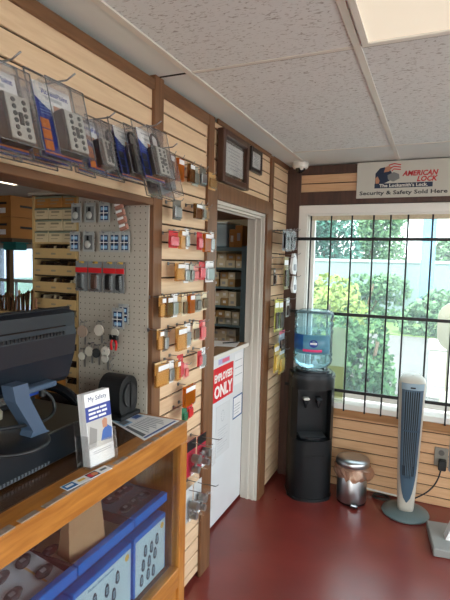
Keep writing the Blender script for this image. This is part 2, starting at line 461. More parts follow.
# back area behind the counter and the doorway
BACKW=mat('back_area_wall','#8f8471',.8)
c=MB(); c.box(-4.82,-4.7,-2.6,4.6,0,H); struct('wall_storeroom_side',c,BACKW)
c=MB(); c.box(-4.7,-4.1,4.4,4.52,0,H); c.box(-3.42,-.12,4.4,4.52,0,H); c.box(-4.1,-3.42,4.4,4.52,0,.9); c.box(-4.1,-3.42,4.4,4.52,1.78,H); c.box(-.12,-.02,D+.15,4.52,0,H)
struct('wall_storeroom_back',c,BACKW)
w=thing('window_4',(-3.75,4.4,.95),None,None); w['kind']='structure'
g=MB()
for z in (.9,1.35,1.77): g.box(-4.12,-3.4,4.37,4.42,z-.02,z+.02)
for x in (-4.1,-3.42): g.box(x-.02,x+.02,4.37,4.42,.9,1.78)
g.box(-3.77,-3.755,4.39,4.42,.9,1.35)
g.build('window_frame',mat('old_sash','#8a8c8c',.5),w)
MB().box(-4.1,-3.42,4.45,4.455,.9,1.78).build('pane',clear('blue_tinted_glass','#d3e0ee',.05,.25,'#c3d2e2'),w)
struct('floor_storeroom',B(-4.7,-.02,3.67,4.6,-.12,0),mat('store_floor','#5b4436',.6))
# plywood loft over the storeroom entry
struct('ceiling_loft',B(-1.0,-.14,2.75,3.9,2.025,2.05),wood('loft_ply','#8a5f38','#a97a4c',(.8,6,6),.6,5))

# ================================================================== door and what is on it
d=thing('door_1',(-.14,2.63,.02),None,None); d['kind']='structure'
MB().box(-.158,-.122,2.262,3.018,.02,1.083,bev=.002).build('door_leaf',DOORWH,d)
g=MB(); g.box(-.46,-.093,2.262,3.016,1.086,1.106,bev=.002); g.build('door_shelf',wood('shelf_brown','#7d5836','#96704a',(6,.8,6),.5,6),d)
g=MB(); g.box(-.093,-.085,2.262,3.016,1.084,1.108); g.build('shelf_edge',mat('edge_strip','#dedbd2',.35),d)
s=thing('employees_only_sign',(-.121,2.68,.80),'red sign with white lettering reading EMPLOYEES ONLY on white half door','sign')
MB().box(-.121,-.119,2.522,2.833,.802,1.012,bev=.0005).build('sign_board',REDP,s)
SW=mat('sign_white','#f4f2ee',.4)
text('lettering','EMPLOYEES',.066,MX(-.1185,2.678,.925),SW,s,bold=.0022,width=.27)
text('lettering','ONLY',.105,MX(-.1185,2.678,.825),SW,s,bold=.004,width=.275)
s=thing('framed_notice',(-.121,2.92,.605),'white notice with a blue border taped to white half door','notice')
MB().box(-.121,-.1195,2.84,3.01,.605,.765).build('sheet',PAPER,s)
g=MB()
for (a,b,c_,e) in ((2.844,3.006,.609,.619),(2.844,3.006,.752,.762),(2.844,2.854,.609,.762),(2.996,3.006,.609,.762)): g.box(-.1195,-.119,a,b,c_,e)
for z in (.70,.68,.66,.64): g.box(-.1195,-.1191,2.87,2.968-.02*(z<.65),z,z+.004,mi=1)
g.build('printed_border',[mat('border_blue','#2c5a92',.5),GREYINK],s)
s=thing('paper_notice',(-.121,2.68,.42),'pale paper sheet with faint drawing below the red sign on half door','notice')
MB().box(-.121,-.1197,2.585,2.80,.44,.765).build('sheet',mat('dull_paper','#d4d6d8',.6),s)
g=MB()
for k in range(9): g.box(-.1197,-.1192,2.61,2.76-.03*(k%3),.61-.017*k,.613-.017*k)
for k in range(14):
    a=2*PI*k/14; g.cyl((-.1197,2.68+.022*math.cos(a),.69+.035*math.sin(a)),(-.1192,2.68+.022*math.cos(a),.69+.035*math.sin(a)),.004,n=6)
g.build('printed_drawing',mat('faint_grey','#b4b8bd',.6),s)
s=thing('paper_notice',(-.121,2.93,.86),'white paper with printed lines at top right corner of half door','notice')
MB().box(-.121,-.1197,2.855,2.998,.84,1.05).build('sheet',PAPER,s)
g=MB()
for k in range(3): g.box(-.1197,-.1192,2.865,2.99,1.0-.05*k,1.004-.05*k)
g.build('printed_lines',GREYINK,s)
s=thing('sticker',(-.121,2.68,1.02),'small pink and lilac sticker above the red sign on half door','sticker')
MB().box(-.121,-.1197,2.60,2.77,1.025,1.058).build('sheet',mat('lilac','#b6aed6',.5),s)
MB().box(-.1197,-.1193,2.655,2.765,1.03,1.053).build('printed_band',PINKP,s)
for (x,y,r,dx,dy,lb) in ((-.25,2.88,.25,.13,.10,'white paper sheet lying flat at right end of half-door shelf'),(-.33,2.70,-.1,.10,.09,'loose white paper sheet further back on half-door shelf')):
    o=MB(); o.M=Matrix.Translation((x,y,1.1065))@Matrix.Rotation(r,4,'Z'); o.box(-dx,dx,-dy,dy,0,.002); tag(o.build('paper_sheet',PAPER),lb,'paper')
pen=thing('pen',(-.16,2.93,1.109),'dark pen lying on papers at right end of half-door shelf','pen')
MB().cyl((-.22,2.88,1.113),(-.15,2.965,1.113),.0045,n=8).build('barrel',BLACK,pen)
MB().cyl((-.15,2.965,1.113),(-.142,2.975,1.113),.004,.001,n=8).build('tip',WIRE,pen)

# ================================================================== frames, sign, camera, light
def frame(name,y0,y1,z0,z1,dep,bw,m,label,matw):
    t=thing(name,(0.01,(y0+y1)/2,z0),label,'picture frame')
    g=MB()
    g.box(.012,.012+dep,y0,y0+bw,z0,z1,bev=.003); g.box(.012,.012+dep,y1-bw,y1,z0,z1,bev=.003)
    g.box(.012,.012+dep,y0+bw,y1-bw,z0,z0+bw,bev=.003); g.box(.012,.012+dep,y0+bw,y1-bw,z1-bw,z1,bev=.003)
    g.build('frame',m,t)
    MB().box(.022,.028,y0+bw,y1-bw,z0+bw,z1-bw).build('mat_board',mat('frame_mat','#4a3a30',.7) if matw else PAPER,t)
    q=MB().box(.028,.0295,y0+bw+matw,y1-bw-matw,z0+bw+matw,z1-bw-matw).build('certificate',mat('certificate_paper','#d7d8d6',.5),t)
    g=MB(); yc=(y0+y1)/2; hh=(z1-z0-2*bw-2*matw); ww=(y1-y0-2*bw-2*matw)
    for k in range(7):
        zz=z1-bw-matw-hh*(.16+.11*k); l=ww*(.32 if k in (0,3) else .22+.1*(k%2)); g.box(.0295,.0299,yc-l,yc+l,zz,zz+.004)
    g.build('print',GREYINK,q)
    MB().box(.0305,.0325,y0+bw,y1-bw,z0+bw,z1-bw).build('glass',CLEARB,t)
frame('picture_frame',2.228,2.592,2.066,2.33,.036,.034,mat('frame_brown','#4b3226',.35),'larger dark brown framed certificate hanging above the doorway',.022)
frame('picture_frame',2.655,2.85,2.197,2.337,.022,.024,mat('frame_black','#241a17',.35),'smaller black framed certificate hanging right of the larger one',.002)

s=thing('shop_sign',(.82,D-.012,2.125),'white AMERICAN LOCK shop sign above the window','sign')
MB().box(.51,1.135,D-.022,D-.013,2.125,2.372,bev=.001).build('sign_board',mat('sign_board','#c9c7bd',.5),s)
ys=D-.0225
SIGNRED=mat('sign_red','#c02b30',.45); NAVY=mat('sign_navy','#1c2b45',.45)
text('lettering','AMERICAN',.047,MY(.922,ys,2.268),SIGNRED,s,shear=.25,bold=.0016,width=.225)
text('lettering','LOCK',.047,MY(.965,ys,2.229),SIGNRED,s,shear=.25,bold=.0016,width=.13)
MB().box(.632,1.005,ys-.0006,ys+.0004,2.19,2.222).build('banner',NAVY,s)
text('lettering',"The Locksmith's Lock.",.031,MY(.82,ys-.001,2.1965),mat('sign_cream','#e8e6dc',.5),s,bold=.0006,width=.31)
text('lettering','Security & Safety Sold Here',.036,MY(.815,ys,2.147),INK,s,bold=.0009,width=.565)
e=MB()
def poly(pts,mi): e.prism([(.635+a,2.222+b) for a,b in pts],'y',ys-.0008-.0002*mi,ys,mi)
poly([(0,0),(0,.07),(.03,.105),(.06,.11),(.10,.085),(.12,.05),(.10,.02),(.06,0)],0)          # dark blue shoulders
poly([(.005,0),(.0,.035),(.015,.05),(.03,.02),(.025,0)],1)                                    # hand
poly([(.055,.075),(.065,.11),(.09,.12),(.105,.10),(.09,.08)],1)                               # face
poly([(.085,.025),(.08,.055),(.12,.075),(.155,.06),(.16,.03),(.12,.01)],2)                    # grey lock body
for k in range(3): poly([(.085+.01*k,.125-.02*k),(.12,.135-.018*k),(.165,.125-.016*k),(.165,.118-.016*k),(.12,.128-.018*k),(.088+.01*k,.118-.02*k)],3)
e.build('emblem',[NAVY,FLESH,mat('emblem_grey','#7b7f80',.5),SIGNRED],s)

s=thing('security_camera',(.135,3.40,2.31),'small white dome security camera on ceiling in corner','security camera')
MB().lathe((.125,3.40,2.38),[(.0,0),(.055,0),(.058,-.008),(.056,-.034),(.05,-.044),(0,-.044)],24).build('housing',WHITE,s)
MB().lathe((.125,3.40,2.337),[(.036,0),(.034,-.014),(.026,-.026),(.013,-.033),(0,-.035)],20).build('dome',mat('smoke_dome','#1a1a1c',.1),s)
MB().cyl((.14,3.365,2.337),(.15,3.345,2.325),.011,n=12).build('lens_ring',WHITE,s)

def troffer(x0,x1,y0,y1,label,strength):
    t=thing('ceiling_light',((x0+x1)/2,(y0+y1)/2,H-.02),label,'ceiling light','fluorescent ceiling panels')
    g=MB()
    for a in ((x0,x1,y0,y0+.02),(x0,x1,y1-.02,y1),(x0,x0+.02,y0+.02,y1-.02),(x1-.02,x1,y0+.02,y1-.02)): g.box(*a,H-.012,H+.001)
    g.build('frame',mat('troffer_frame','#e6e4dd',.4),t)
    MB().box(x0+.02,x1-.02,y0+.02,y1-.02,H-.006,H-.001).build('diffuser',mat('diffuser_%g'%strength,'#efe9d8',.5,emit='#fff3dc',estr=strength),t)
troffer(.80,1.39,.26,1.655,'lit fluorescent ceiling panel at the top right of the shop ceiling',.15)
troffer(-1.75,-1.15,3.1,3.8,'unseen fluorescent ceiling panel added to brighten the storeroom shelving',3.2)  # unseen lamp, added to brighten the shelves beyond the doorway
troffer(-2.9,-2.3,2.6,3.6,'lit fluorescent ceiling panel in the dim area behind the counter',2.2)
troffer(.80,1.39,-2.3,-1.2,'lit fluorescent ceiling panel at the rear of the shop',.15)

# ================================================================== clamshell packs on the bulkhead
def hook(y,z,L,label,group,x0=.001,r=.0022,x=None):
    mb=MB(); mb.tube([(x0,y,z),(x0+L*.5,y,z),(x0+L*.92,y,z+.001),(x0+L,y,z+.012)],r,6); mb.box(x0-.001,x0+.003,y-.006,y+.006,z-.009,z+.005)
    return tag(mb.build('display_hook',WIRE),label,'hook',group)

def clamshell(y,x,z0,w,h,kind,label,rot=0,tilt=-.25):
    """clear blister pack hanging on a wall hook, face towards +x"""
    t=thing('key_safe_pack' if kind=='safe' else 'padlock_pack',(x,y,z0),label,'packaged lock','clamshell packs hanging on the bulkhead')
    M=Matrix.Translation((x,y,z0+h))@Matrix.Rotation(rot,4,'Z')@Matrix.Rotation(tilt,4,'Y')@Matrix.Translation((0,0,-h))
    def N():
        m=MB(); m.M=M; return m
    d=.042
    g=N()   # open-backed shell: front bubble plus flange
    g.box(-.002,0,-w/2,w/2,0,h)
    iw=w/2-.012
    g.box(0,d,-iw,-iw+.0012,.006,h*.84); g.box(0,d,iw-.0012,iw,.006,h*.84); g.box(0,d,-iw,iw,.006,.0072); g.box(d-.0012,d,-iw,iw,.006,h*.84); g.box(0,d,-iw,iw,h*.84-.0012,h*.84)
    g.build('clear_shell',CLEAR,t)
    g=N(); q=.0016
    for e_ in ((-w/2,-w/2+q,0,h),(w/2-q,w/2,0,h),(-w/2,w/2,0,q),(-w/2,w/2,h-q,h)): g.box(-.0028,.001,*e_)
    for e_ in ((-iw,-iw+q,.006,h*.84),(iw-q,iw,.006,h*.84),(-iw,iw,.006,.006+q),(-iw,iw,h*.84-q,h*.84)): g.box(d-.001,d+.0008,*e_)
    g.build('welded_rim',clear('plastic_rim','#e6eaf0',.25,.25,'#c9ced6'),t)
    g=N(); g.box(.0005,.002,-iw+.003,iw-.003,.008,h*.88)
    card=g.build('printed_card',BLUEP if kind!='grey' else mat('grey_card','#878a8e',.5),t)
    if kind!='grey':
        g=N(); n=8
        top=[(-iw+.003+ (2*iw-.006)*k/n, h*.70-.022*math.sin(PI*k/n*.9)-.012*(k/n)) for k in range(n+1)]
        g.prism(top+[(iw-.003,h*.88),(-iw+.003,h*.88)],'x',.002,.0026)
        g.build('white_banner',PAPER,card)
        if kind=='safe': text('lettering','AccessPoint',.017,M@MX(.0028,.006,h*.765),BLUEP,card,ext=.0002,bold=.0004)
        g=N(); 
        for k in range(5): g.box(.0024,.003,-iw+.02+.004*k,iw-.035,h*.81-.0028*k-.010*(k>1),h*.818-.0028*k-.010*(k>1))
        for k in range(5): g.box(.0024,.003,-iw+.012,-iw+.045,h*.66-.007*k,h*.664-.007*k,mi=1)
        for k in range(3): g.box(.0024,.0032,-iw+.006,-iw+.032,h*(.10+.125*k),h*(.21+.125*k),mi=2 if kind=='safe' else 4)
        g.box(.0024,.003,iw-.065,iw-.022,h*.58,h*.66,mi=3)
        g.box(.0024,.003,-iw+.003,iw-.003,.012,.016,mi=2)
        g.build('printed_picture',[GREYINK,SKYP,ORANGEP,FLESH,INK],card)
    # the lock
    bw=w*.46; bz=.014; bh=h*.50; yc=.018 if kind=='safe' else .012
    if kind=='grey':
        g=N(); g.box(.004,.03,-iw*.6,iw*.6,.03,h*.55,bev=.004); g.build('boxed_part',mat('grey_part','#6c7075',.5),t)
        return t
    g=N(); g.box(.004,.034,yc-bw/2,yc+bw/2,bz,bz+bh,bev=.004); body=g.build('lock_body',BRONZE,t)
    g=N(); g.box(.034,.0375,yc-bw/2+.004,yc+bw/2-.004,bz+.004,bz+bh-.004,bev=.0015); kp=g.build('keypad',SILVER,body)
    g=N()
    for r_ in range(6):
        for c_ in (-1,1): g.cyl((.0375,yc+c_*bw*.2,bz+.014+r_*(bh-.03)/5),(.0392,yc+c_*bw*.2,bz+.014+r_*(bh-.03)/5),.0052,n=8)
    g.box(.0375,.0395,yc-.005,yc+.005,bz+bh*.35,bz+bh*.6)
    g.build('buttons',BLACK,body)
    if kind=='padlock':
        g=N(); a=bw*.34; zz=bz+bh
        g.tube([(.02,yc-a,zz-.006),(.02,yc-a,zz+.022)]+[(.02,yc-a*math.cos(PI*k/10),zz+.022+a*math.sin(PI*k/10)) for k in range(11)]+[(.02,yc+a,zz-.006)],.0042,8)
        g.build('shackle',BLACK,t)
    return t
for k,(y,x,z0) in enumerate(((.862,.222,1.868),(.895,.15,1.873),(.92,.08,1.88))):
    clamshell(y+.0,x,z0,.145,.20,'safe',['blue key safe pack nearest the viewer, silver keypad facing out, on the bulkhead','second key safe pack hanging right behind the foremost blue one','third key safe pack, against the bulkhead behind the foremost two'][k])
hook(.862,2.055,.30,'long wire hook holding the foremost key safe packs on the bulkhead','bulkhead hooks',r=.0022)
for k,(y,x,z0) in enumerate(((.70,.222,1.855),(.735,.15,1.862))):
    clamshell(y,x,z0,.145,.20,'safe',['key safe pack partly cut off by the left edge of the photo','key safe pack behind the one cut off at left edge of the photo'][k])
hook(.71,2.042,.30,'long wire hook at the left edge of the bulkhead','bulkhead hooks',r=.0022)
for k,(y,x,z0) in enumerate(((1.065,.16,1.885),(1.10,.09,1.89))):
    clamshell(y,x,z0,.10,.155,'safe',['turned key safe pack just right of the foremost blue pack','key safe pack hidden behind the turned one right of the foremost'][k],rot=.12)
hook(1.06,2.032,.26,'wire hook holding the turned key safe packs on the bulkhead','bulkhead hooks',r=.0022)
for k,(y,x,z0) in enumerate(((1.30,.19,1.893),(1.265,.13,1.895),(1.235,.07,1.90))):
    clamshell(y,x,z0,.14,.19,'padlock',['padlock pack with black shackle facing out, right end of bulkhead','middle black padlock pack in the group at the right end of bulkhead','rearmost black padlock pack, against the bulkhead at its right end'][k])
hook(1.29,2.072,.26,'wire hook holding the black padlock packs on the bulkhead','bulkhead hooks',r=.0022)
clamshell(1.455,.14,1.865,.125,.19,'grey','grey carded pack hanging at the bulkhead end beside the brown post',rot=.1)
clamshell(1.475,.075,1.875,.125,.19,'grey','grey carded pack behind the other one beside the brown post',rot=.1)
hook(1.46,2.047,.22,'wire hook holding the grey packs beside the brown post','bulkhead hooks',r=.0022)

# ================================================================== small packs on the slatwall
def small_pack(y0,y1,z0,z1,style,label,group,x=.06,item=None,name='hardware_pack',cat='packaged hardware',tone=None,th=.018):
    t=thing(name,(x,(y0+y1)/2,z0),label,cat,group)
    yc=(y0+y1)/2; h=z1-z0
    if style=='amber':
        MB().box(x-.004,x+th-.004,y0,y1,z0,z0+h*.93,bev=.002).build('plastic_case',tone or AMBER,t)
        MB().box(x,x+th*.5,y0+.005,y1-.005,z0+h*.06,z0+h*.62,bev=.002).build('hardware',item or KEYDARK,t)
        MB().box(x-.003,x-.001,y0+.002,y1-.002,z0+h*.5,z1).build('header_card',mat('header_cream','#dcc297',.6),t)
        MB().box(x+th-.004,x+th-.0034,y0+.004,y1-.004,z0+h*.68,z0+h*.88).build('paper_label',PAPER,t)
    elif style=='card':
        MB().box(x-.002,x,y0,y1,z0,z1).build('backing_card',tone or PAPER,t)
        MB().box(x+.001,x+th*.6,y0+.006,y1-.006,z0+h*.12,z0+h*.66,bev=.003).build('hardware',item or KEYSTEEL,t)
        MB().box(x+.0005,x+th*.75,y0+.003,y1-.003,z0+h*.08,z0+h*.72,bev=.004).build('clear_blister',CLEARB,t)
    return t
C=lambda n,h: mat(n,h,.5)
TINT={'orange':(clear('orange_plastic','#f2b566',.10,.5,'#e8862a'),'amber',KEYBRASS),
 'amber':(AMBER,'amber',C('item_amber','#c9ae86')),'dark brown':(clear('brown_plastic','#d8b78a',.10,.3,'#8a6236'),'amber',C('item_brown','#8a6a48')),
 'grey':(C('card_grey','#a9aa9f'),'card',C('item_grey','#77786f')),'dark grey':(C('card_darkgrey','#6d6a62'),'card',KEYSTEEL),
 'tan':(C('card_tan','#c29a64'),'card',C('item_tan','#96703f')),'red':(C('card_red','#c8343c'),'card',C('red_item','#d8505a')),
 'white':(PAPER,'card',KEYSTEEL),'pink':(C('card_pink','#e39a94'),'card',C('pink_item','#e2706e')),
 'cream':(C('card_cream','#e2d3b4'),'card',KEYBRASS)}
ROWS=[('top row',[(1.669,1.708,1.988,2.086,'dark brown'),(1.733,1.783,1.987,2.084,'orange'),(1.827,1.872,1.993,2.078,'dark brown'),(1.882,1.94,1.99,2.077,'grey'),(1.95,2.011,2.0,2.081,'dark grey'),(2.033,2.109,1.995,2.074,'tan')]),
('second row',[(1.722,1.789,1.826,1.91,'dark grey'),(1.898,1.960,1.846,1.917,'dark brown'),(1.967,2.006,1.847,1.919,'grey'),(2.010,2.051,1.846,1.915,'tan')]),
('third row',[(1.693,1.766,1.709,1.779,'red'),(1.768,1.807,1.706,1.791,'amber'),(1.809,1.847,1.708,1.794,'white'),(1.943,1.992,1.708,1.79,'red'),(1.995,2.056,1.7,1.794,'orange'),(2.059,2.102,1.702,1.797,'white')]),
('fourth row',[(1.747,1.814,1.57,1.651,'amber'),(1.817,1.860,1.56,1.647,'white'),(1.863,1.9,1.563,1.643,'grey'),(1.902,1.957,1.566,1.634,'pink'),(1.96,2.019,1.569,1.653,'red'),(2.022,2.108,1.557,1.658,'white')]),
('fifth row',[(1.624,1.660,1.428,1.514,'amber'),(1.663,1.708,1.424,1.515,'dark brown'),(1.711,1.758,1.419,1.517,'white'),(1.761,1.802,1.424,1.51,'tan'),(1.805,1.847,1.415,1.512,'cream'),(1.85,1.894,1.424,1.514,'orange'),(1.897,1.934,1.425,1.507,'cream'),(1.936,1.984,1.421,1.505,'grey'),(1.987,2.039,1.426,1.512,'cream')]),
('sixth row',[(1.612,1.648,1.295,1.381,'amber'),(1.651,1.69,1.285,1.372,'dark grey'),(1.748,1.827,1.27,1.376,'amber'),(1.836,1.893,1.267,1.376,'white'),(1.911,1.969,1.287,1.376,'cream'),(1.971,2.002,1.29,1.381,'red'),(2.004,2.046,1.28,1.377,'pink')]),
('seventh row',[(1.601,1.692,1.144,1.244,'amber'),(1.695,1.742,1.14,1.235,'white'),(1.745,1.777,1.143,1.236,'amber'),(1.779,1.831,1.142,1.246,'red'),(1.834,1.87,1.132,1.201,'pink'),(1.957,1.998,1.163,1.235,'red'),(2.0,2.053,1.143,1.242,'white')]),
('eighth row',[(1.837,1.934,.999,1.098,'orange')])]
for rn,packs in ROWS:
    for i,(y0,y1,z0,z1,cn) in enumerate(packs):
        tone,st,item=TINT[cn]
        pos=f'{ORD[i]} from left in {rn} of slatwall by doorway' if len(packs)>1 else f'alone in the {rn} of slatwall by doorway'
        # hung at slightly different depths on their hooks
        small_pack(y0,y1,z0,z1,st,f'{cn} hardware pack, {pos}','small packs on the slatwall panel',x=.055+.004*(i%3),item=item,tone=tone)
        hook((y0+y1)/2,z1-.006,.085,f'wire hook, {pos}','slatwall hooks',r=.0016)
small_pack(1.822,1.867,.93,1.00,'card','small green pack hanging just past the counter corner','small packs by the counter corner',item=C('green_item','#2f7a58'),tone=C('card_green','#3a7c5c'))
small_pack(1.87,1.92,.935,1.01,'card','small red pack hanging just past the counter corner','small packs by the counter corner',item=REDP,tone=REDP)
hook(1.845,.994,.085,'wire hook holding the small green pack past the counter corner','slatwall hooks',r=.0016); hook(1.895,1.004,.085,'wire hook holding the small red pack past the counter corner','slatwall hooks',r=.0016)
def big_pack(y0,y1,z0,z1,label,red):
    t=thing('lock_pack',(.07,(y0+y1)/2,z0),label,'packaged lock','packs low on the slatwall beside the counter')
    h=z1-z0; yc=(y0+y1)/2
    MB().box(.06,.062,y0,y1,z0,z1).build('backing_card',C('card_crimson','#c22a44') if red else C('card_pale','#c3c6c8'),t)
    if red: MB().box(.062,.0635,y0,y1,z1-h*.28,z1).build('header_card',BLACK,t)
    g=MB(); g.cyl((.072,yc,z0+h*.2),(.105,yc,z0+h*.2),.016,n=14); g.cyl((.072,yc,z0+h*.5),(.11,yc,z0+h*.5),.02,n=16); g.cyl((.085,yc,z0+h*.2),(.085,yc,z0+h*.55),.008,n=10)
    g.build('lever_lock',KEYSTEEL,t)
    MB().box(.0625,.125,y0+.006,y1-.006,z0+.006,z1-h*.28,bev=.012).build('clear_blister',CLEARB,t)
    return t
big_pack(1.872,1.958,.655,.825,'crimson lock pack with silver lever, left one hanging beside the counter',True)
big_pack(1.977,2.066,.654,.818,'crimson lock pack with silver lever, right one hanging beside the counter',True)
big_pack(1.865,1.937,.437,.601,'clear pale lock pack, left one low beside the counter',False)
big_pack(1.948,2.03,.438,.598,'clear pale lock pack, right one low beside the counter',False)
for i,(y,z,p) in enumerate(((1.915,.812,'left crimson lock pack'),(2.02,.806,'right crimson lock pack'),(1.9,.59,'left clear lock pack'),(1.99,.588,'right clear lock pack'))):
    hook(y,z,.17,f'wire hook holding the {p} beside the counter','slatwall hooks',r=.002)

# narrow corner strip: long packs on hooks
G='packs on the narrow strip by the corner'
for i,(y0,y1,z0,z1) in enumerate(((2.965+.14,3.051+.13,1.741,1.883),(3.19,3.255,1.737,1.89),(3.265,3.325,1.74,1.897),(3.335,3.40,1.75,1.897))):
    t=thing('tool_pack',(.1,(y0+y1)/2,z0),f'clear pack with black tool, {ORD[i]} from left in top group on strip by the corner','packaged hardware',G)
    MB().box(.10,.102,y0,y1,z0,z1).build('backing_card',C('card_smoke','#8d9299'),t)
    MB().box(.104,.118,(y0+y1)/2-.012,(y0+y1)/2+.012,z0+.015,z1-.02,bev=.005).build('tool',BLACK,t)
    MB().box(.1025,.13,y0+.004,y1-.004,z0+.004,z1-.012,bev=.008).build('clear_blister',CLEARB,t)
    hook((y0+y1)/2,z1-.007,.15,f'wire hook, {ORD[i]} from left in top group on strip by the corner','corner strip hooks')
SP=[((3.30,3.44,1.573,1.727),'white','white pouch hanging below the clear black tool packs by the corner',.10,'pouch'),
 ((3.16,3.26,1.472,1.70),'tan','olive tan pack hanging left of the white pouches by the corner',.10,'pack'),
 ((3.34,3.45,1.436,1.565),'white','lower white pouch hanging by the corner above the yellow packs',.10,'pouch'),
 ((3.12,3.155,1.50,1.62),'dark grey','slim dark pack hanging beside the doorway casing by the corner',.04,'pack'),
 ((3.11,3.20,1.177,1.403),'lime','long yellow green sheet pack hanging at left on the corner strip',.06,'pack'),
 ((3.21,3.30,1.171,1.396),'lime','long yellow green sheet pack hanging at right on the corner strip',.06,'pack'),
 ((3.31,3.39,1.265,1.404),'grey','pale clear pack hanging right of the yellow green sheets',.08,'pack'),
 ((3.23,3.36,1.006,1.168),'sky','pale blue pack with pink top hanging by the corner',.06,'pack'),
 ((3.10,3.20,.894,1.092),'yellow','lower yellow pack, left one of two at the bottom of the corner strip',.07,'pack'),
 ((3.215,3.34,.86,1.046),'yellow','lower yellow pack, right one of two at the bottom of the corner strip',.07,'pack')]
COLS={'lime':C('card_lime','#c8c45c'),'sky':C('card_sky','#b4c3d2'),'yellow':C('card_yellow','#d4b44e'),'white':PAPER,'tan':C('card_olive','#8c8052'),'dark grey':C('card_darkgrey','#55544f'),'grey':C('card_clear','#c4c4bc')}
for (y0,y1,z0,z1),cn,lb,x,k in SP:
    t=thing('hanging_'+k,(x,(y0+y1)/2,z0),lb,'packaged hardware',G)
    yc=(y0+y1)/2; hw=(y1-y0)/2; h=z1-z0
    if k=='pouch':
        g=MB(); n=10
        for a in range(n): pass
        g.prism([(yc-hw*.35,z1),(yc+hw*.35,z1),(yc+hw*.8,z1-h*.3),(yc+hw,z0+h*.25),(yc+hw*.6,z0),(yc-hw*.5,z0+h*.05),(yc-hw,z0+h*.3),(yc-hw*.7,z1-h*.35)],'x',x,x+.018)
        g.build('wrapped_part',PAPER,t)
        MB().box(x+.018,x+.024,yc-hw*.4,yc+hw*.4,z0+h*.2,z0+h*.5,bev=.004).build('label_patch',GREYINK,t)
    else:
        MB().box(x,x+.003,y0,y1,z0,z1).build('backing_card',COLS[cn],t)
        MB().box(x+.003,x+.016,y0+hw*.3,y1-hw*.3,z0+h*.1,z0+h*.6,bev=.004).build('hardware',KEYDARK if cn!='yellow' else YELLOWP,t)
        if cn=='sky': MB().box(x+.003,x+.005,y0,y1,z1-h*.14,z1).build('pink_header',PINKP,t)
        else: MB().box(x+.003,x+.0045,y0+.004,y1-.004,z1-h*.25,z1-h*.1).build('printed_header',PAPER,t)
        MB().box(x+.0035,x+.022,y0+.004,y1-.004,z0+.004,z1-h*.27,bev=.006).build('clear_blister',CLEARB,t)
    hook(yc,z1-.006,x+.06,'wire hook holding the '+lb.split(' hanging')[0].split(',')[0]+' on the corner strip','corner strip hooks')
# ================================================================== pegboard end panel and what hangs on it
YP=1.632
pb=thing('pegboard',(-.19,YP,1.0205),'grey perforated pegboard panel between key rack and brown post','pegboard')
g=MB(); g.box(-.358,-.003,YP,YP+.006,1.0205,1.93,mi=1)
for i in range(14):
    for j in range(36):
        x=-.348+i*.0254; z=1.032+j*.0254
        g.add([(x+.0026*math.cos(2*PI*k/6),YP-.0004,z+.0026*math.sin(2*PI*k/6)) for k in range(6)],[[5,4,3,2,1,0]])
g.build('panel',[PEGHOLE,PEG],pb)
MB().box(-.355,-.125,YP+.006,YP+.03,1.0205,1.93).build('backing_frame',mat('stud_board','#8d7a62',.8),pb)
def peg_hook(x,z,label,L=.045):
    g=MB(); g.tube([(x,YP-.001,z),(x,YP-L,z),(x,YP-L-.004,z+.008)],.0016,6); return tag(g.build('peg_hook',WIRE),label,'hook','pegboard hooks')
CARDW=mat('fob_card','#a9acab',.55); CARDIN=mat('fob_card_blue','#27406b',.45)
def fob_card(x0,x1,z0,z1,label,kind,y=YP-.03):
    t=thing('key_fob_card',((x0+x1)/2,y,z0),label,'key fob card','key fob cards on the pegboard')
    w=x1-x0;h=z1-z0; xc=(x0+x1)/2
    MB().box(x0,x1,y,y+.002,z0,z1).build('backing_card',CARDW,t)
    g=MB()
    if kind=='blue':
        g.box(x0+w*.14,x1-w*.14,y-.0008,y,z0+h*.1,z0+h*.82)
        g.build('printed_panel',CARDIN,t)
        g=MB(); 
        for k in range(3): g.box(x0+w*.2,x1-w*.2,y-.004,y-.0008,z0+h*(.16+.22*k),z0+h*(.31+.22*k),bev=.001,mi=k%2)
        g.build('key_fob',[SKYP,BLACK],t)
        g=MB(); g.box(xc-w*.02,xc+w*.02,y-.0055,y-.004,z0+h*.1,z0+h*.82); g.box(x0+w*.1,x1-w*.1,y-.0055,y-.004,z0+h*.44,z0+h*.48); g.build('clear_ribs',PAPER,t)
    else:
        g.box(x0+w*.14,x1-w*.14,y-.0008,y,z0+h*.1,z0+h*.82); g.build('printed_panel',mat('fob_panel_grey','#6f7273',.5),t)
        g=MB(); g.ball((xc,y-.006,z0+h*.36),(w*.27,.006,h*.2),12); g.build('key_fob',SILVER,t)
        g=MB(); g.box(xc-w*.12,xc+w*.1,y-.006,y-.001,z0+h*.55,z0+h*.78,bev=.002); g.build('key_blank',BLACK,t)
    peg_hook(xc,z1-.005,'peg hook holding the '+label.split(',')[0]+', '+label.split(', ')[1])
for i,(x0,x1) in enumerate(((-.372,-.318),(-.301,-.245),(-.226,-.172))):
    fob_card(x0,x1,1.807,1.887,f'{["silver","silver","blue"][i]} key fob card, {ORD[i]} from left in top row of pegboard',['silver','silver','blue'][i])
for i,(x0,x1) in enumerate(((-.380,-.328),(-.309,-.25),(-.222,-.172),(-.170,-.118),(-.116,-.071))):
    fob_card(x0,x1,1.685,1.769,f'{["blue","silver","blue","blue","blue"][i]} key fob card, {ORD[i]} from left in second row of pegboard',['blue','silver','blue','blue','blue'][i],y=YP-.03-.001*i)
t=thing('padlock_strip',(-.108,YP-.05,1.768),'hanging strip of four small pinkish padlock packs at pegboard top right','packaged lock')
M0=Matrix.Translation((-.118,YP-.04,1.885))@Matrix.Rotation(-.28,4,'Y')
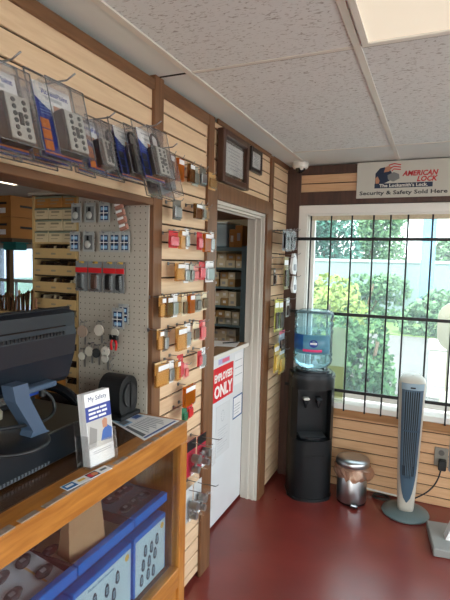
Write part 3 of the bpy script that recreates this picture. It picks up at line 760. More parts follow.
for k in range(4):
    g=MB(); g.M=M0; g.box(-.02,.02,-.014,0,-.03-.029*k,-.004-.029*k,bev=.004); q=g.build('padlock_pack',C('pinkish_pack','#a87868'),t)
    g=MB(); g.M=M0; g.box(-.016,.012,-.0165,-.0142,-.016-.029*k,-.007-.029*k); g.build('white_label',PAPER,q)
peg_hook(-.118,1.88,'peg hook holding the strip of pinkish padlock packs',.05)
for i,(x0,x1) in enumerate(((-.349,-.286),(-.279,-.212),(-.203,-.141),(-.139,-.099))):
    t=thing('remote_pack',((x0+x1)/2,YP-.03,1.518),f'red topped clear pack with dark remote, {ORD[i]} from left in pegboard row','packaged remote','red topped packs on the pegboard')
    xc=(x0+x1)/2
    MB().box(x0,x1,YP-.03,YP-.028,1.518,1.644).build('backing_card',C('remote_card','#7f8386'),t)
    MB().box(x0,x1,YP-.0315,YP-.03,1.597,1.618).build('red_header',REDP,t)
    MB().box(xc-.014,xc+.014,YP-.031,YP-.03,1.636,1.644).build('yellow_tab',YELLOWP,t)
    MB().box(xc-.016,xc+.016,YP-.046,YP-.031,1.53,1.592,bev=.006).build('remote',[C('remote_grey','#4d5152'),C('remote_brown','#5a3c30'),BLACK,BLACK][i],t)
    MB().box(x0+.003,x1-.003,YP-.05,YP-.0318,1.522,1.597,bev=.008).build('clear_blister',CLEARB,t)
    peg_hook(xc,1.639,f'peg hook of the red topped pack, {ORD[i]} from left in pegboard row')
fob_card(-.133,-.083,1.39,1.474,'teal key fob card, rear one of the pair low on pegboard','blue',y=YP-.02)
fob_card(-.155,-.095,1.371,1.457,'blue key fob card, front one of the pair low on pegboard','blue',y=YP-.034)
TAGS=[(-.31,1.345,.026,'#b59f8e','dusty pink'),(-.222,1.357,.024,'#dfd8cb','large white'),(-.14,1.352,.018,'#c9c4b8','off white'),(-.313,1.238,.017,'#d8d2c4','small white'),(-.273,1.262,.021,'#cfc9bb','pale grey'),(-.236,1.258,.02,'#3b3d3f','black'),(-.188,1.27,.021,'#dedad0','bright white'),(-.19,1.24,.017,'#c9c6bd','lower white')]
for i,(x,z,r,hx,nm) in enumerate(TAGS):
    where='upper' if z>1.3 else 'lower'
    t=thing('key_tag',(x,YP-.03,z-r),f'{nm} round key tag hanging in the {where} key row on pegboard','key tag','key tags hanging on the pegboard')
    MB().cyl((x,YP-.036,z),(x,YP-.03,z),r,n=18).build('tag_disc',C('tag_'+hx[1:],hx),t)
    g=MB(); g.tube([(x+.012*math.cos(a*PI/6),YP-.033,z+r+.004+.012*math.sin(a*PI/6)) for a in range(13)],.0012,5); g.build('ring',WIRE,t)
    g=MB(); g.box(x+.008,x+.017,YP-.03,YP-.028,z-r-.03,z-r*.3); g.cyl((x+.012,YP-.0305,z),(x+.012,YP-.0275,z),.009,n=10); g.build('key',KEYSTEEL,t)
    peg_hook(x,z+r+.013,f'peg hook of the {nm} round key tag on pegboard',.036)
t=thing('cutter_tool',(-.145,YP-.03,1.28),'small black cutters with red handles hanging on pegboard','tool')
g=MB(); g.box(-.168,-.124,YP-.04,YP-.026,1.322,1.345,bev=.005); g.build('jaws',BLACK,t)
for s_ in (-1,1):
    g=MB(); g.tube([(-.146+.006*s_,YP-.033,1.325),(-.146+.014*s_,YP-.033,1.305),(-.146+.01*s_,YP-.033,1.28)],.005,8); g.build('handle',REDP,t)
peg_hook(-.146,1.336,'peg hook of the red handled cutters on pegboard',.04)
t=thing('key_chain',(-.16,YP-.03,1.16),'thin bead chain dangling from the lower key row on pegboard','chain')
g=MB(); 
for k in range(22): g.ball((-.158+.006*math.sin(k*.9),YP-.03,1.25-.0042*k),.0024,6)
g.build('beads',WIRE,t); peg_hook(-.158,1.251,'peg hook of the thin bead chain on pegboard',.032)

# ================================================================== key rack (boxes above, trays below)
rk=thing('key_rack',(-.5,YP+.1,1.0205),'tall tan rack of key trays left of the pegboard','rack')
MB().box(-.62,-.362,YP+.16,YP+.17,1.0205,1.93).build('back_panel',mat('rack_dark','#3a2d20',.8),rk)
MB().box(-.625,-.615,YP,YP+.17,1.0205,1.93).build('side_panel',TAN,rk); MB().box(-.37,-.362,YP,YP+.17,1.0205,1.93).build('side_panel',TAN,rk)
MB().box(-.64,-.30,YP-.01,YP+.18,1.932,1.944).build('top_shelf',C('rack_top','#a9a295'),rk)
SHZ=[1.703,1.628,1.553,1.478,1.403,1.328,1.253,1.178,1.103]
for z in SHZ: MB().box(-.615,-.37,YP+.002,YP+.16,z-.056,z-.0505).build('shelf',mat('rack_dark','#3a2d20',.8),rk)
MB().box(-.615,-.37,YP+.002,YP+.16,1.717,1.724).build('shelf',TAN,rk)
k=0
for r_ in range(4):
    for c_ in range(3):
        x0=-.614+.081*c_; z0=1.7245+.051*r_
        hgt=.048
        t=thing('key_blank_box',(x0+.04,YP+.06,z0),f'{"cream" if r_<3 else "brown"} key blank box, {ORD[c_]} from left in {["bottom","second","third","top"][r_]} level of rack','box','key blank boxes on the rack')
        MB().box(x0,x0+.078,YP+.004+.004*((c_+r_)%2),YP+.14,z0,z0+hgt,bev=.001).build('carton',CREAM if r_<3 else CARDBOARD,t)
        yy=YP+.0035+.004*((c_+r_)%2)
        g=MB(); g.box(x0+.015,x0+.06,yy-.001,yy,z0+.027,z0+.035); g.box(x0+.012,x0+.05,yy-.001,yy,z0+.014,z0+.017); g.build('printed_label',C('faded_print','#8c8068'),t)
        MB().box(x0+.0005,x0+.0775,yy-.0008,yy,z0+.04,z0+.048).build('lid_edge',C('lid_grey','#77806e'),t)
for i,z in enumerate(SHZ):
    t=thing('key_tray',(-.51,YP+.05,z-.05),f'tan tray of brown key blanks, {ORD[i]} from top on the key rack','tray','key trays on the rack')
    g=MB(); g.box(-.613,-.372,YP-.004,YP+.002,z-.05,z-.006); g.box(-.613,-.372,YP+.002,YP+.15,z-.05,z-.047); g.box(-.613,-.609,YP+.002,YP+.15,z-.047,z-.02); g.box(-.376,-.372,YP+.002,YP+.15,z-.047,z-.02)
    g.build('tray_body',TAN,t)
    g=MB(); rr=random.Random(i)
    for q in range(14):
        x=-.605+q*.0158; 
        if rr.random()<.12: continue
        hh=.012+.008*rr.random()
        g.prism([(x,z-.022),(x+.008,z-.022),(x+.022,z-.022+hh+.012),(x+.012,z-.022+hh+.014)],'y',YP+.02,YP+.10,mi=rr.choice((0,0,0,1,2)))
        g.cyl((x+.004,YP+.03,z-.046),(x+.006,YP+.03,z-.018),.005,n=6,mi=0)
    g.build('key_blanks',[KEYDARK,KEYBRASS,CREAM],t)['kind']='stuff'
    g=MB(); 
    for q in range(3): g.box(-.60+.09*q,-.575+.09*q,YP-.005,YP-.0042,z-.034,z-.026)
    g.build('printed_label',C('faded_print','#8c8068'),t)

# keys bristling on a rail behind the monitor, boxes and things in the dim back area
t=thing('key_stand',(-.68,1.55,0),'stand bristling with brown keys behind the computer monitor','key stand')
MB().box(-.83,-.525,1.52,1.6,1.37,1.415,bev=.003).build('rail',TAN,t)
MB().box(-.81,-.78,1.54,1.58,1.0,1.37).build('post',BLACK,t); MB().box(-.60,-.57,1.54,1.58,1.0,1.37).build('post',BLACK,t)
MB().box(-.85,-.5,1.48,1.62,.98,1.0).build('foot_board',BLACK,t); MB().box(-.83,-.52,1.49,1.61,0,.98).build('pedestal',BLACK,t)
g=MB(); rr=random.Random(3)
for q in range(34):
    x=-.82+.0086*q; hh=.03+.06*rr.random()*(.5+.7*q/34); dx=.012*(rr.random()-.5)
    g.prism([(x-.004,1.41),(x+.004,1.41),(x+.005+dx,1.41+hh),(x+.009+dx,1.41+hh+.008),(x+dx,1.41+hh+.016),(x-.008+dx,1.41+hh+.007),(x-.005+dx,1.41+hh)],'y',1.535+.02*(q%3),1.538+.02*(q%3),mi=q%3)
g.build('keys',[KEYBRASS,KEYDARK,FLESH],t)['kind']='stuff'
sh=thing('wall_shelf',(-1.75,2.6,1.74),'dark shelf carrying two brown cartons in the back area','shelf')
MB().box(-2.1,-1.58,2.38,2.82,1.755,1.78).build('board',mat('shelf_dark','#4b3a28',.7),sh)
for x in (-2.05,-1.60): MB().box(x-.02,x+.02,2.76,2.80,0,1.755).build('upright',mat('shelf_dark','#4b3a28',.7),sh)
MB().box(-2.07,-2.03,2.40,2.44,0,1.755).build('upright',mat('shelf_dark','#4b3a28',.7),sh)
for k_,(z0,z1) in enumerate(((1.78,1.925),(1.926,2.07))):
    t=thing('cardboard_box',(-1.8,2.58,z0),['lower of two brown cartons on shelf at far left','upper of two brown cartons on shelf at far left'][k_],'box','brown cartons in the back area')
    MB().box(-2.03,-1.612,2.4,2.78,z0,z1,bev=.002).build('carton',CARDBOARD,t)
    MB().box(-1.75,-1.66,2.3985,2.4,z0+.025,z0+.06).build('white_label',PAPER,t)
    MB().box(-1.72,-1.65,2.3985,2.4,z0+.085,z0+.1).build('printed_mark',INK,t); MB().box(-1.6118,-1.6105,2.48,2.62,z0+.07,z0+.085).build('printed_mark',INK,t)
t=thing('storage_tub',(-2.0,2.55,1.70),'small teal tub hanging under the brown cartons shelf','tub')
MB().box(-1.75,-1.62,2.45,2.55,1.70,1.745,bev=.006).build('tub_body',C('teal','#1f6a68'),t); MB().box(-1.755,-1.615,2.445,2.555,1.745,1.755).build('rim',C('teal_rim','#2a7d78'),t)

# ------------------------------------------------------------------ storeroom shelving seen through the doorway
su=thing('shelving_unit',(-1.1,4.15,0),'grey metal shelving unit full of boxes in storeroom beyond the doorway','shelving')
SM=mat('shelf_metal','#5c7480',.45,metal=.1)
for x in (-1.62,-.515):
    for y in (3.98,4.34): MB().box(x-.025,x+.025,y-.012,y+.012,0,1.80).build('upright',SM,su)
SZ=(.55,.90,1.075,1.25,1.425,1.60,1.786)
for z in SZ: MB().box(-1.62,-.515,3.98,4.34,z-.018,z).build('shelf',SM,su)
MB().box(-1.62,-.515,3.965,3.98,1.752,1.786).build('top_beam',SM,su)
rr=random.Random(11)
names=['bottom','fifth','fourth','third','second','first','topmost']
for si,z in enumerate(SZ):
    if si==0: continue
    top=(SZ[si+1]-.02) if si+1<len(SZ) else 2.03
    x=(-.97 if si<6 else -.685); col=0
    while x<-.6:
        wd=rr.uniform(.06,.095); n=2 if si<6 else 1; zz=z+.0005
        if x+wd>-.545: break
        for lv in range(n):
            hh=rr.uniform(.06,.072) if n==2 else rr.uniform(.16,.2)
            cn=rr.choice(('cream','cream','grey','tan') if si<6 else ('tan','brown')); mcol={'cream':C('box_cream','#d2c9b2'),'tan':C('box_tan','#a98b5e'),'brown':CARDBOARD,'grey':C('box_grey','#b4b6ae')}[cn]
            t=thing('parts_box',(x+wd/2,4.1,zz),f'{cn} parts box, {ORD[col]} from left, {["lower","stacked upper"][lv]} one, {names[si]} shelf of storeroom unit','box','parts boxes on the storeroom shelving')
            y0=3.995+.02*rr.random()
            MB().box(x,x+wd-.006,y0,4.3,zz,zz+hh,bev=.001).build('carton',mcol,t)
            MB().box(x+wd*.25,x+wd*.65,y0-.001,y0,zz+hh*.3,zz+hh*.65).build('label_patch',PAPER if rr.random()<.5 else GREYINK,t)
            zz+=hh+.0005
        x+=wd; col+=1
t=thing('storage_bin',(-.82,4.1,1.7865),'pale blue plastic bin on top of the storeroom shelving','bin')
MB().box(-.94,-.70,4.0,4.3,1.7865,2.0,bev=.01).build('bin_body',C('bin_blue','#a9c4d8'),t); MB().box(-.945,-.695,3.99,4.31,2.0,2.018,bev=.004).build('lid',C('bin_lid','#c7d6e0'),t)

# ================================================================== display counter
ct=thing('display_counter',(-.13,.6,0),'oak display counter with glass front filled with blue edged boxes','counter')
CX0,CX1,CY0,CY1,CT=-.45,.185,-.6,1.642,1.02
MB().box(CX0,CX1-.085,CY0,CY1-.05,CT-.03,CT,bev=.002).build('countertop',TOPBROWN,ct)
g=MB(); g.box(CX1-.085,CX1,CY0,CY1,CT-.082,CT,bev=.004); g.box(CX0,CX1-.085,CY1-.05,CY1,CT-.082,CT,bev=.003); g.build('top_rail',OAK,ct)
e=MB(); rr=random.Random(2)
y=CY0+.01
while y<CY1-.02:
    l=rr.uniform(.03,.09); e.box(CX1-.012-rr.random()*.012,CX1-.002,y,min(y+l,CY1-.005),CT-.002,CT+.0012); y+=l+rr.uniform(0,.02)
e.build('worn_edge',mat('bare_wood_wear','#8d7d72',.6,var=.2,vscale=60),ct)
for (a,b) in ((CY1-.05,CY1),(CY0,CY0+.05)): MB().box(CX1-.04,CX1,a,b,.0,CT-.082,bev=.003).build('post',OAKV,ct)
for (a,b) in ((CY1-.05,CY1),(CY0,CY0+.05)): MB().box(CX0,CX0+.04,a,b,.0,CT-.082,bev=.003).build('post',OAKV,ct)
MB().box(CX1-.04,CX1,CY0+.05,CY1-.05,.35,.432,bev=.003).build('bottom_rail',OAK,ct)
MB().box(CX1-.02,CX1-.012,CY0+.05,CY1-.05,.05,.35).build('kick_panel',OAK,ct)
MB().box(CX0,CX1-.02,CY0+.05,CY1-.05,.40,.425).build('bottom_shelf',TOPBROWN,ct)
MB().box(CX0+.04,CX1-.055,CY0+.05,CY1-.05,.695,.702).build('glass_shelf',CLEARB,ct)
MB().box(CX0,CX0+.01,CY0+.05,CY1-.05,.05,CT-.03).build('back_panel',mat('counter_back','#2a2522',.7),ct)
MB().box(CX0+.01,CX1-.04,CY1-.02,CY1-.01,.05,CT-.082).build('end_panel',OAKV,ct)
MB().box(CX1-.018,CX1-.013,CY0+.05,CY1-.05,.432,CT-.082).build('glass_pane',clear('counter_glass','#f6f8f9',.06),ct)
FOBD=C('fob_dark','#23262c')
def tray(y0,y1,label,kind):
    t=thing('display_tray',(0,(y0+y1)/2,.7025),label,'display tray','blue edged trays on the glass shelf')
    g=MB(); g.box(.105,.130,y0,y1,.7025,.737,bev=.002); g.build('blue_edging',BLUEEDGE,t)
    g=MB(); g.box(-.24,.105,y0,y0+.003,.7025,.735); g.box(-.24,.105,y1-.003,y1,.7025,.735); g.box(-.246,-.24,y0,y1,.7025,.80); g.build('tray_wall',C('tray_wall','#23272e'),t)
    M=Matrix.Translation((.105,0,.7075 if kind=='tan' else .712))@Matrix.Rotation(0 if kind=='tan' else .19,4,'Y')
    g=MB(); g.M=M; g.box(-.34,0,y0+.007,y1-.007,-.004,0); b=g.build('display_card',{'white':C('tray_card','#bcc3c8'),'tan':C('tray_tan','#a0a080'),'grey':C('tray_grey','#5a6a76')}[kind],t)
    rr=random.Random(int(y0*100))
    for i in range(1 if kind=='tan' else 0,4):
        for j in range(3):
            px=-.06-.075*i; py=y0+.055+j*(y1-y0-.11)/2+rr.uniform(-.012,.012)
            g=MB(); g.M=M@Matrix.Translation((px,py,0))@Matrix.Rotation(rr.uniform(-.5,.5),4,'Z')
            g.ball((0,.0,.006),(.02,.03,.009),12); g.ball((0,.022,.005),(.015,.018,.007),10)
            q=g.build('key_fob',FOBD if kind!='white' or i<3 else C('fob_maroon','#5a2a2c'),t)
            g=MB(); g.M=M@Matrix.Translation((px,py,0)); g.box(-.006,.006,-.012,.006,.0145,.0158); g.build('fob_button',C('fob_grey','#7d8288'),q)
    if kind=='white':
        g=MB(); g.M=M; g.box(-.30,-.12,y0+.01,y0+.12,.0002,.001); g.build('printed_panel',C('tray_maroon','#7a2f33'),t)
        g=MB(); g.M=M; g.box(-.012,-.008,y1-.09,y1-.085,.0,.001); g.box(-.15,-.03,y1-.07,y1-.063,.0002,.001); g.build('tape_mark',C('tape','#c9a268'),t)
    return t
tray(.46,.752,'blue edged tray left of the pale one, cut off by the frame','grey')
tray(.758,1.064,'pale tray with dark key fobs left of the paper bag in counter','white')
tray(1.07,1.357,'blue edged tray behind the brown paper bag in counter','tan')
tray(1.363,1.585,'blue edged tray of dark fobs at right end of glass shelf','grey')
def gift_box(y0,y1,label,n,txt):
    t=thing('display_box',(0,(y0+y1)/2,.4255),label,'box','blue boxes on the bottom shelf of the counter')
    MB().box(-.16,.124,y0,y1,.4255,.654,bev=.003).build('carton',BLUEEDGE,t)
    MB().box(.124,.1255,y0+.008,y1-.008,.428,.636).build('printed_front',mat('box_face_pale','#bddbe4',.35,var=.1,vscale=5),t)
    g=MB(); spots=[(.30,.84),(.55,.80),(.78,.86),(.22,.58),(.46,.55),(.70,.60),(.16,.30),(.42,.30),(.64,.26)][:n]
    W=y1-y0
    for (a,b) in spots:
        yc=y0+.02+a*(W-.05); zc=.425+b*.19-.01
        g.cyl((.1255,yc,zc),(.1268,yc,zc),.0001,n=3)
        poly_=[(yc+.013*math.cos(2*PI*k/12)*(1 if math.sin(2*PI*k/12)<0 else .8),zc+.024*math.sin(2*PI*k/12)) for k in range(12)]
        g.prism(poly_,'x',.1255,.127)
    for (a,b) in spots:
        yc=y0+.02+a*(W-.05); zc=.425+b*.19-.01
        for k in range(3): g.box(.127,.1274,yc-.006,yc+.006,zc-.012+.009*k,zc-.006+.009*k,mi=1)
    g.build('printed_fobs',[C('fob_print','#1f3a4a'),C('fob_print_lt','#7fa3b3')],t)
    text('lettering',txt,.014,MX(.1258,(y0+y1)/2-.02,.618),C('box_text','#3c6f92'),t,ext=.0003)
    MB().cyl((.1255,y1-.03,.615),(.1262,y1-.03,.615),.012,n=14).build('printed_badge',YELLOWP,t)
gift_box(.44,.735,'blue topped fob box left of the keyless entry box, mostly below frame',6,'')
gift_box(.745,1.045,'blue topped fob box at the lower left corner of the photo',6,'')
gift_box(1.055,1.352,'blue topped box with row of fobs printed, middle of bottom shelf','' or 6,'Keyless Entry Remotes')
gift_box(1.368,1.585,'blue topped box with nine fobs printed, right end of bottom shelf',9,'')
# paper bag standing in the middle tray
bg=thing('paper_bag',(.05,1.18,.72),'folded brown paper bag standing in counter behind the glass','paper bag')
M=Matrix.Translation((.05,1.18,.7085))@Matrix.Rotation(-.25,4,'Z')
g=MB(); g.M=M
n=9; rr=random.Random(5); rows=[]
for j in range(n):
    z=.185*j/(n-1); w=.070-.010*(j/(n-1)); dp=.034*(1-.75*(j/(n-1)))
    rows.append([(dp,-w,z),(dp+.004*math.sin(j),0,z),(dp,w,z),(-dp,w,z),(-dp,0,z),(-dp,-w,z)])
vs=[(x+rr.uniform(-.0015,.0015),y_+rr.uniform(-.0015,.0015),z) for r in rows for (x,y_,z) in r]; fs=[]
for j in range(n-1):
    for k in range(6): fs.append((j*6+k,j*6+(k+1)%6,(j+1)*6+(k+1)%6,(j+1)*6+k))
fs.append((5,4,3,2,1,0)); g.add(vs,fs)
g.build('bag_body',mat('kraft_paper','#b08d68',.8,var=.07,bump=.3,bscale=30),bg)
g=MB(); g.M=M; g.box(-.010,.016,-.061,.061,.168,.187,bev=.004); g.build('folded_top',mat('kraft_fold','#a07f5c',.8,var=.07),bg)

# ------------------------------------------------------------------ on the counter
cd=thing('cash_drawer',(-.2,.9,1.02),'black metal cash drawer on counter under the computer monitor','cash drawer')
MB().box(-.42,.016,.45,1.31,1.026,1.124,bev=.004).build('drawer_body',mat('drawer_black','#141920',.32),cd)
MB().box(-.425,.019,.445,1.312,1.124,1.130,bev=.002).build('top_plate',mat('drawer_top','#3c3a34',.45,var=.15,vscale=3),cd)
g=MB()
for k in range(46): g.box(.016,.0185,.50+.0125*k,.507+.0125*k,1.030,1.040)
g.build('vent_ridges',mat('ridge_grey','#6b7078',.35,metal=.4),cd)
g=MB(); 
for y in (.5,1.25):
    for x in (-.38,-.03): g.cyl((x,y,1.0202),(x,y,1.027),.012,n=10)
g.build('rubber_foot',BLACK,cd)
ZT=1.130
mo=thing('computer_monitor',(-.03,.97,ZT),'back of a dark grey computer monitor on a stand on the counter','monitor')
M=Matrix.Translation((-.03,0,1.374))@Matrix.Rotation(math.radians(9),4,'Y')
g=MB(); g.M=M; 
# bulging rear shell
prof=[(-.118,.004),(-.10,.016),(-.02,.028),(.045,.026),(.07,.016),(.112,.008),(.118,-.02),(-.118,-.02)]
g.prism([(p[1],p[0]) for p in prof],'y',.66,1.205)
g.build('rear_shell',GREYBLUE,mo)
g=MB(); g.M=M; g.box(-.032,-.0195,.655,1.215,-.124,.124,bev=.003); g.build('screen_bezel',BLACK,mo)
g=MB(); g.M=M; g.box(.017,.0185,.70,1.16,.072,.076); g.build('seam',BLACKGL,mo)
g=MB(); g.M=M
for k in range(34): g.box(.0235,.026,.70+.0135*k,.708+.0135*k,.048,.06)
g.build('vent_slots',BLACK,mo)
g=MB(); g.M=M; g.box(-.03,.0,1.06,1.10,-.145,-.118,bev=.003); g.build('blue_connector',C('vga_blue','#2a4fb0'),mo)
st=MB()
st.prism([(.925,1.305),(.978,1.305),(.985,1.26),(1.045,ZT+.02),(1.06,ZT+.010),(.985,ZT+.010),(.995,ZT+.03),(.935,1.26)],'x',-.015,.03)
st.box(-.03,.008,.95,1.115,1.262,1.28,bev=.004)
st.build('stand_neck',MONLT,mo)
MB().lathe((-.03,.955,ZT),[(0,0),(.125,0),(.128,.005),(.12,.011),(.03,.015),(0,.015)],32,sx=1,sy=.85).build('stand_base',BLACK,mo)
cab=thing('video_cable',(.01,1.05,ZT),'black video cable looping from the monitor over the cash drawer','cable')
g=MB(); 
def bez(P,n=24):
    out=[]
    for i in range(n+1):
        t_=i/n; q=[Vector(p) for p in P]
        while len(q)>1: q=[a.lerp(b,t_) for a,b in zip(q[:-1],q[1:])]
        out.append(q[0])
    return out
g.tube(bez([(-.02,1.08,1.252),(-.0,1.13,1.22),(.01,1.16,1.12),(-.02,1.05,1.15),(.07,.92,1.22),(.0,.84,1.19),(-.05,.70,1.22)]),.0055,8)
g.build('cord',BLACK,cab); MB().cyl((-.02,1.08,1.262),(-.02,1.08,1.235),.010,n=10).build('plug',BLACK,cab)
kb=thing('keyboard',(-.28,1.1,ZT),'grey computer keyboard lying on cash drawer behind the monitor','keyboard')
M=Matrix.Translation((-.335,1.12,ZT+.001))@Matrix.Rotation(.0,4,'Z')
g=MB(); g.M=M; g.box(-.075,.075,-.2,.17,0,.016,bev=.004); g.build('keyboard_body',BLACK,kb)
g=MB(); g.M=M
for i in range(6):
    for j in range(16): g.box(-.068+.0228*i,-.05+.0228*i,-.192+.0225*j,-.174+.0225*j,.016,.022,bev=.002)
g.build('keys',C('key_caps','#8c8a84'),kb)['kind']='stuff'
t=thing('crumpled_tissue',(-.13,1.02,ZT),'crumpled cream tissue lying on cash drawer at the left edge','tissue')
g=MB(); rr=random.Random(8); g.ball((-.20,1.035,ZT+.022),(.042,.045,.022),14); 
g.v=[p+Vector((rr.uniform(-.006,.006),rr.uniform(-.006,.006),rr.uniform(-.0,.006))) for p in g.v]
g.build('tissue_body',C('tissue','#d8cfbd'),t)
# key machine and phone bits at the end of the counter
km=thing('key_machine',(-.13,1.54,CT),'black rounded key cutting machine at the end of the counter','key machine')
g=MB(); g.rbox('x',1.565,1.107,.06,.085,.058,-.15,-.045,8); g.box(-.17,-.03,1.5,1.63,CT+.001,CT+.02,bev=.004)
g.build('housing',mat('machine_black','#1d1e20',.55),km)
MB().rbox('x',1.565,1.115,.04,.05,.045,-.045,-.036,8).build('end_cap',C('machine_grey','#2b2c2e'),km)
MB().cyl((-.20,1.545,1.09),(-.15,1.545,1.09),.022,n=16).build('spindle',WIRE,km)
MB().box(-.3,-.2,1.5,1.6,CT+.001,1.07,bev=.008).build('motor_block',BLACK,km)
ph=thing('desk_telephone',(-.25,1.42,CT),'black desk telephone with curled cord behind the brochures','telephone')
g=MB(); g.prism([(1.35,CT+.001),(1.46,CT+.001),(1.46,1.11),(1.44,1.115),(1.35,1.05)],'x',-.36,-.2); g.build('phone_base',BLACKGL,ph)
g=MB(); g.tube(bez([(-.40,1.37,1.115),(-.36,1.39,1.175),(-.22,1.40,1.175),(-.16,1.41,1.09)],14),.019,10); g.build('handset',BLACKGL,ph)
g=MB(); g.tube([(-.17+.012*math.cos(a*.9)-.002*a*.5,1.40+.012*math.sin(a*.9),1.035+.0005*a) for a in range(60)],.003,5); g.build('curled_cord',BLACK,ph)
MB().box(-.18,-.06,1.33,1.335,1.03,1.075).build('dummy',BLACK,ph) if False else None
t=thing('wood_block',(-.42,1.44,CT),'small orange wooden box standing behind the keyboard','wooden box')
MB().box(-.44,-.40,1.42,1.60,CT+.001,1.125,bev=.003).build('box_body',OAKV,t); MB().box(-.442,-.398,1.418,1.602,1.125,1.135,bev=.002).build('lid',OAK,t)

# brochure stand
M=Matrix.Translation((.125,1.165,CT+.001))@Matrix.Rotation(-.12,4,'Z')@Matrix.Rotation(-.13,4,'Y')
hs=thing('brochure_holder',(.125,1.165,CT),'clear acrylic holder on counter edge with a stack of brochures','brochure holder')
g=MB(); g.M=M
g.box(-.03,.03,-.058,.058,0,.003); g.box(.028,.03,-.058,.058,.003,.075); g.box(-.03,-.028,-.058,.058,.003,.14); g.box(-.03,.03,-.058,-.056,.003,.10); g.box(-.03,.03,.056,.058,.003,.10)
g.build('clear_shell',CLEAR,hs)
def broch(dx,label,first):
    t=thing('brochure',(.125+dx,1.165,CT+.005),label,'brochure','brochures in the clear holder')
    g=MB(); g.M=M; g.box(dx,dx+.0035,-.052,.052,.004,.225); g.build('folded_sheet',PAPER,t)
    if first:
        Mx=M@Matrix(((0,0,1,dx+.0036),(1,0,0,0),(0,1,0,0),(0,0,0,1)))
        g=MB(); g.M=M; g.box(dx+.0035,dx+.0039,-.052,.052,.14,.185); g.build('blue_band',C('brochure_blue','#2b3d90'),t)
        g=MB(); g.M=M; g.box(dx+.0035,dx+.0039,-.05,.05,.055,.14); pc=g.build('printed_picture',C('brochure_photo','#b9b7b4'),t)
        g=MB(); g.M=M
        g.prism([(.0,.07),(.045,.065),(.05,.1),(.03,.115),(.01,.1)],'x',dx+.0039,dx+.0042,0); g.prism([(.012,.108),(.03,.108),(.032,.132),(.02,.138),(.01,.13)],'x',dx+.0042,dx+.0045,1); g.prism([(-.05,.06),(-.02,.06),(-.012,.11),(-.04,.125)],'x',dx+.0039,dx+.0042,2)
        g.build('person_print',[C('shirt_blue','#3f62a6'),FLESH,C('photo_grey','#8d8a88')],pc)
        text('lettering','My Safety',.020,Mx@Matrix.Translation((0,.2,0)),C('brochure_navy','#27366f'),t,ext=.0002)
        g=MB(); g.M=M
        for k_,ws in enumerate((((-.04,.004),(.008,.034)),((-.04,-.012),(-.008,.01),(.014,.036)),((-.04,-.006),(-.001,.03)))):
            for a_,b_ in ws: g.box(dx+.0039,dx+.0042,a_,b_,.171-.0125*k_,.1775-.0125*k_)
        g.build('band_text_lines',PAPER,t)
        g=MB(); g.M=M
        for z_ in (.044,.038): g.box(dx+.0035,dx+.0038,-.035,.04,z_,z_+.002)
        g.build('text_lines',GREYINK,t)
for i in range(5): broch(.018-.0065*i,['frontmost brochure with blue band in the clear counter holder','second brochure in the holder, right behind the frontmost','middle brochure of the five in the counter holder','fourth brochure from the front in the counter holder','rearmost brochure in the clear counter holder'][i],i==0)

# flyer on the counter corner
fl=thing('counter_flyer',(.03,1.53,CT+.001),'white flyer with blue lock pictures lying on the counter corner','flyer')
P=[(.158,1.625),(-.095,1.615),(-.10,1.505),(.150,1.385)]
def fp(u,v):  # u along the reading direction, v up the page
    a=Vector(P[2]).lerp(Vector(P[3]),u); b=Vector(P[1]).lerp(Vector(P[0]),u); q=a.lerp(b,v); return q
def fquad(mb,u0,u1,v0,v1,z,mi=0):
    mb.add([(*fp(u0,v0),z),(*fp(u1,v0),z),(*fp(u1,v1),z),(*fp(u0,v1),z)],[(0,1,2,3)],mi)
zf=CT+.0015
g=MB(); q=[fp(0,0),fp(1,0),fp(1,1),fp(0,1)]; g.prism([(p.x,p.y) for p in q],'z',CT+.0004,zf); g.build('sheet',PAPER,fl)
g=MB(); fquad(g,.03,.42,.06,.40,zf+.0004,0); fquad(g,.04,.40,.55,.93,zf+.0004,1); fquad(g,.10,.24,.60,.88,zf+.0008,2); fquad(g,.26,.37,.62,.9,zf+.0008,2); fquad(g,.08,.2,.12,.35,zf+.0008,1); fquad(g,.24,.38,.1,.36,zf+.0008,3); fquad(g,.93,.97,.05,.95,zf+.0004,2); fquad(g,.45,.9,.06,.16,zf+.0004,3)
g.build('lock_pictures',[SKYP,C('flyer_paleblue','#c6d3e6'),C('flyer_blue','#3a5a9a'),C('flyer_grey','#5c6168')],fl)
g=MB()
for k in range(9): fquad(g,.47,.88-.05*(k%3),.24+.075*k,.27+.075*k,zf+.0004)
g.build('text_lines',GREYINK,fl)
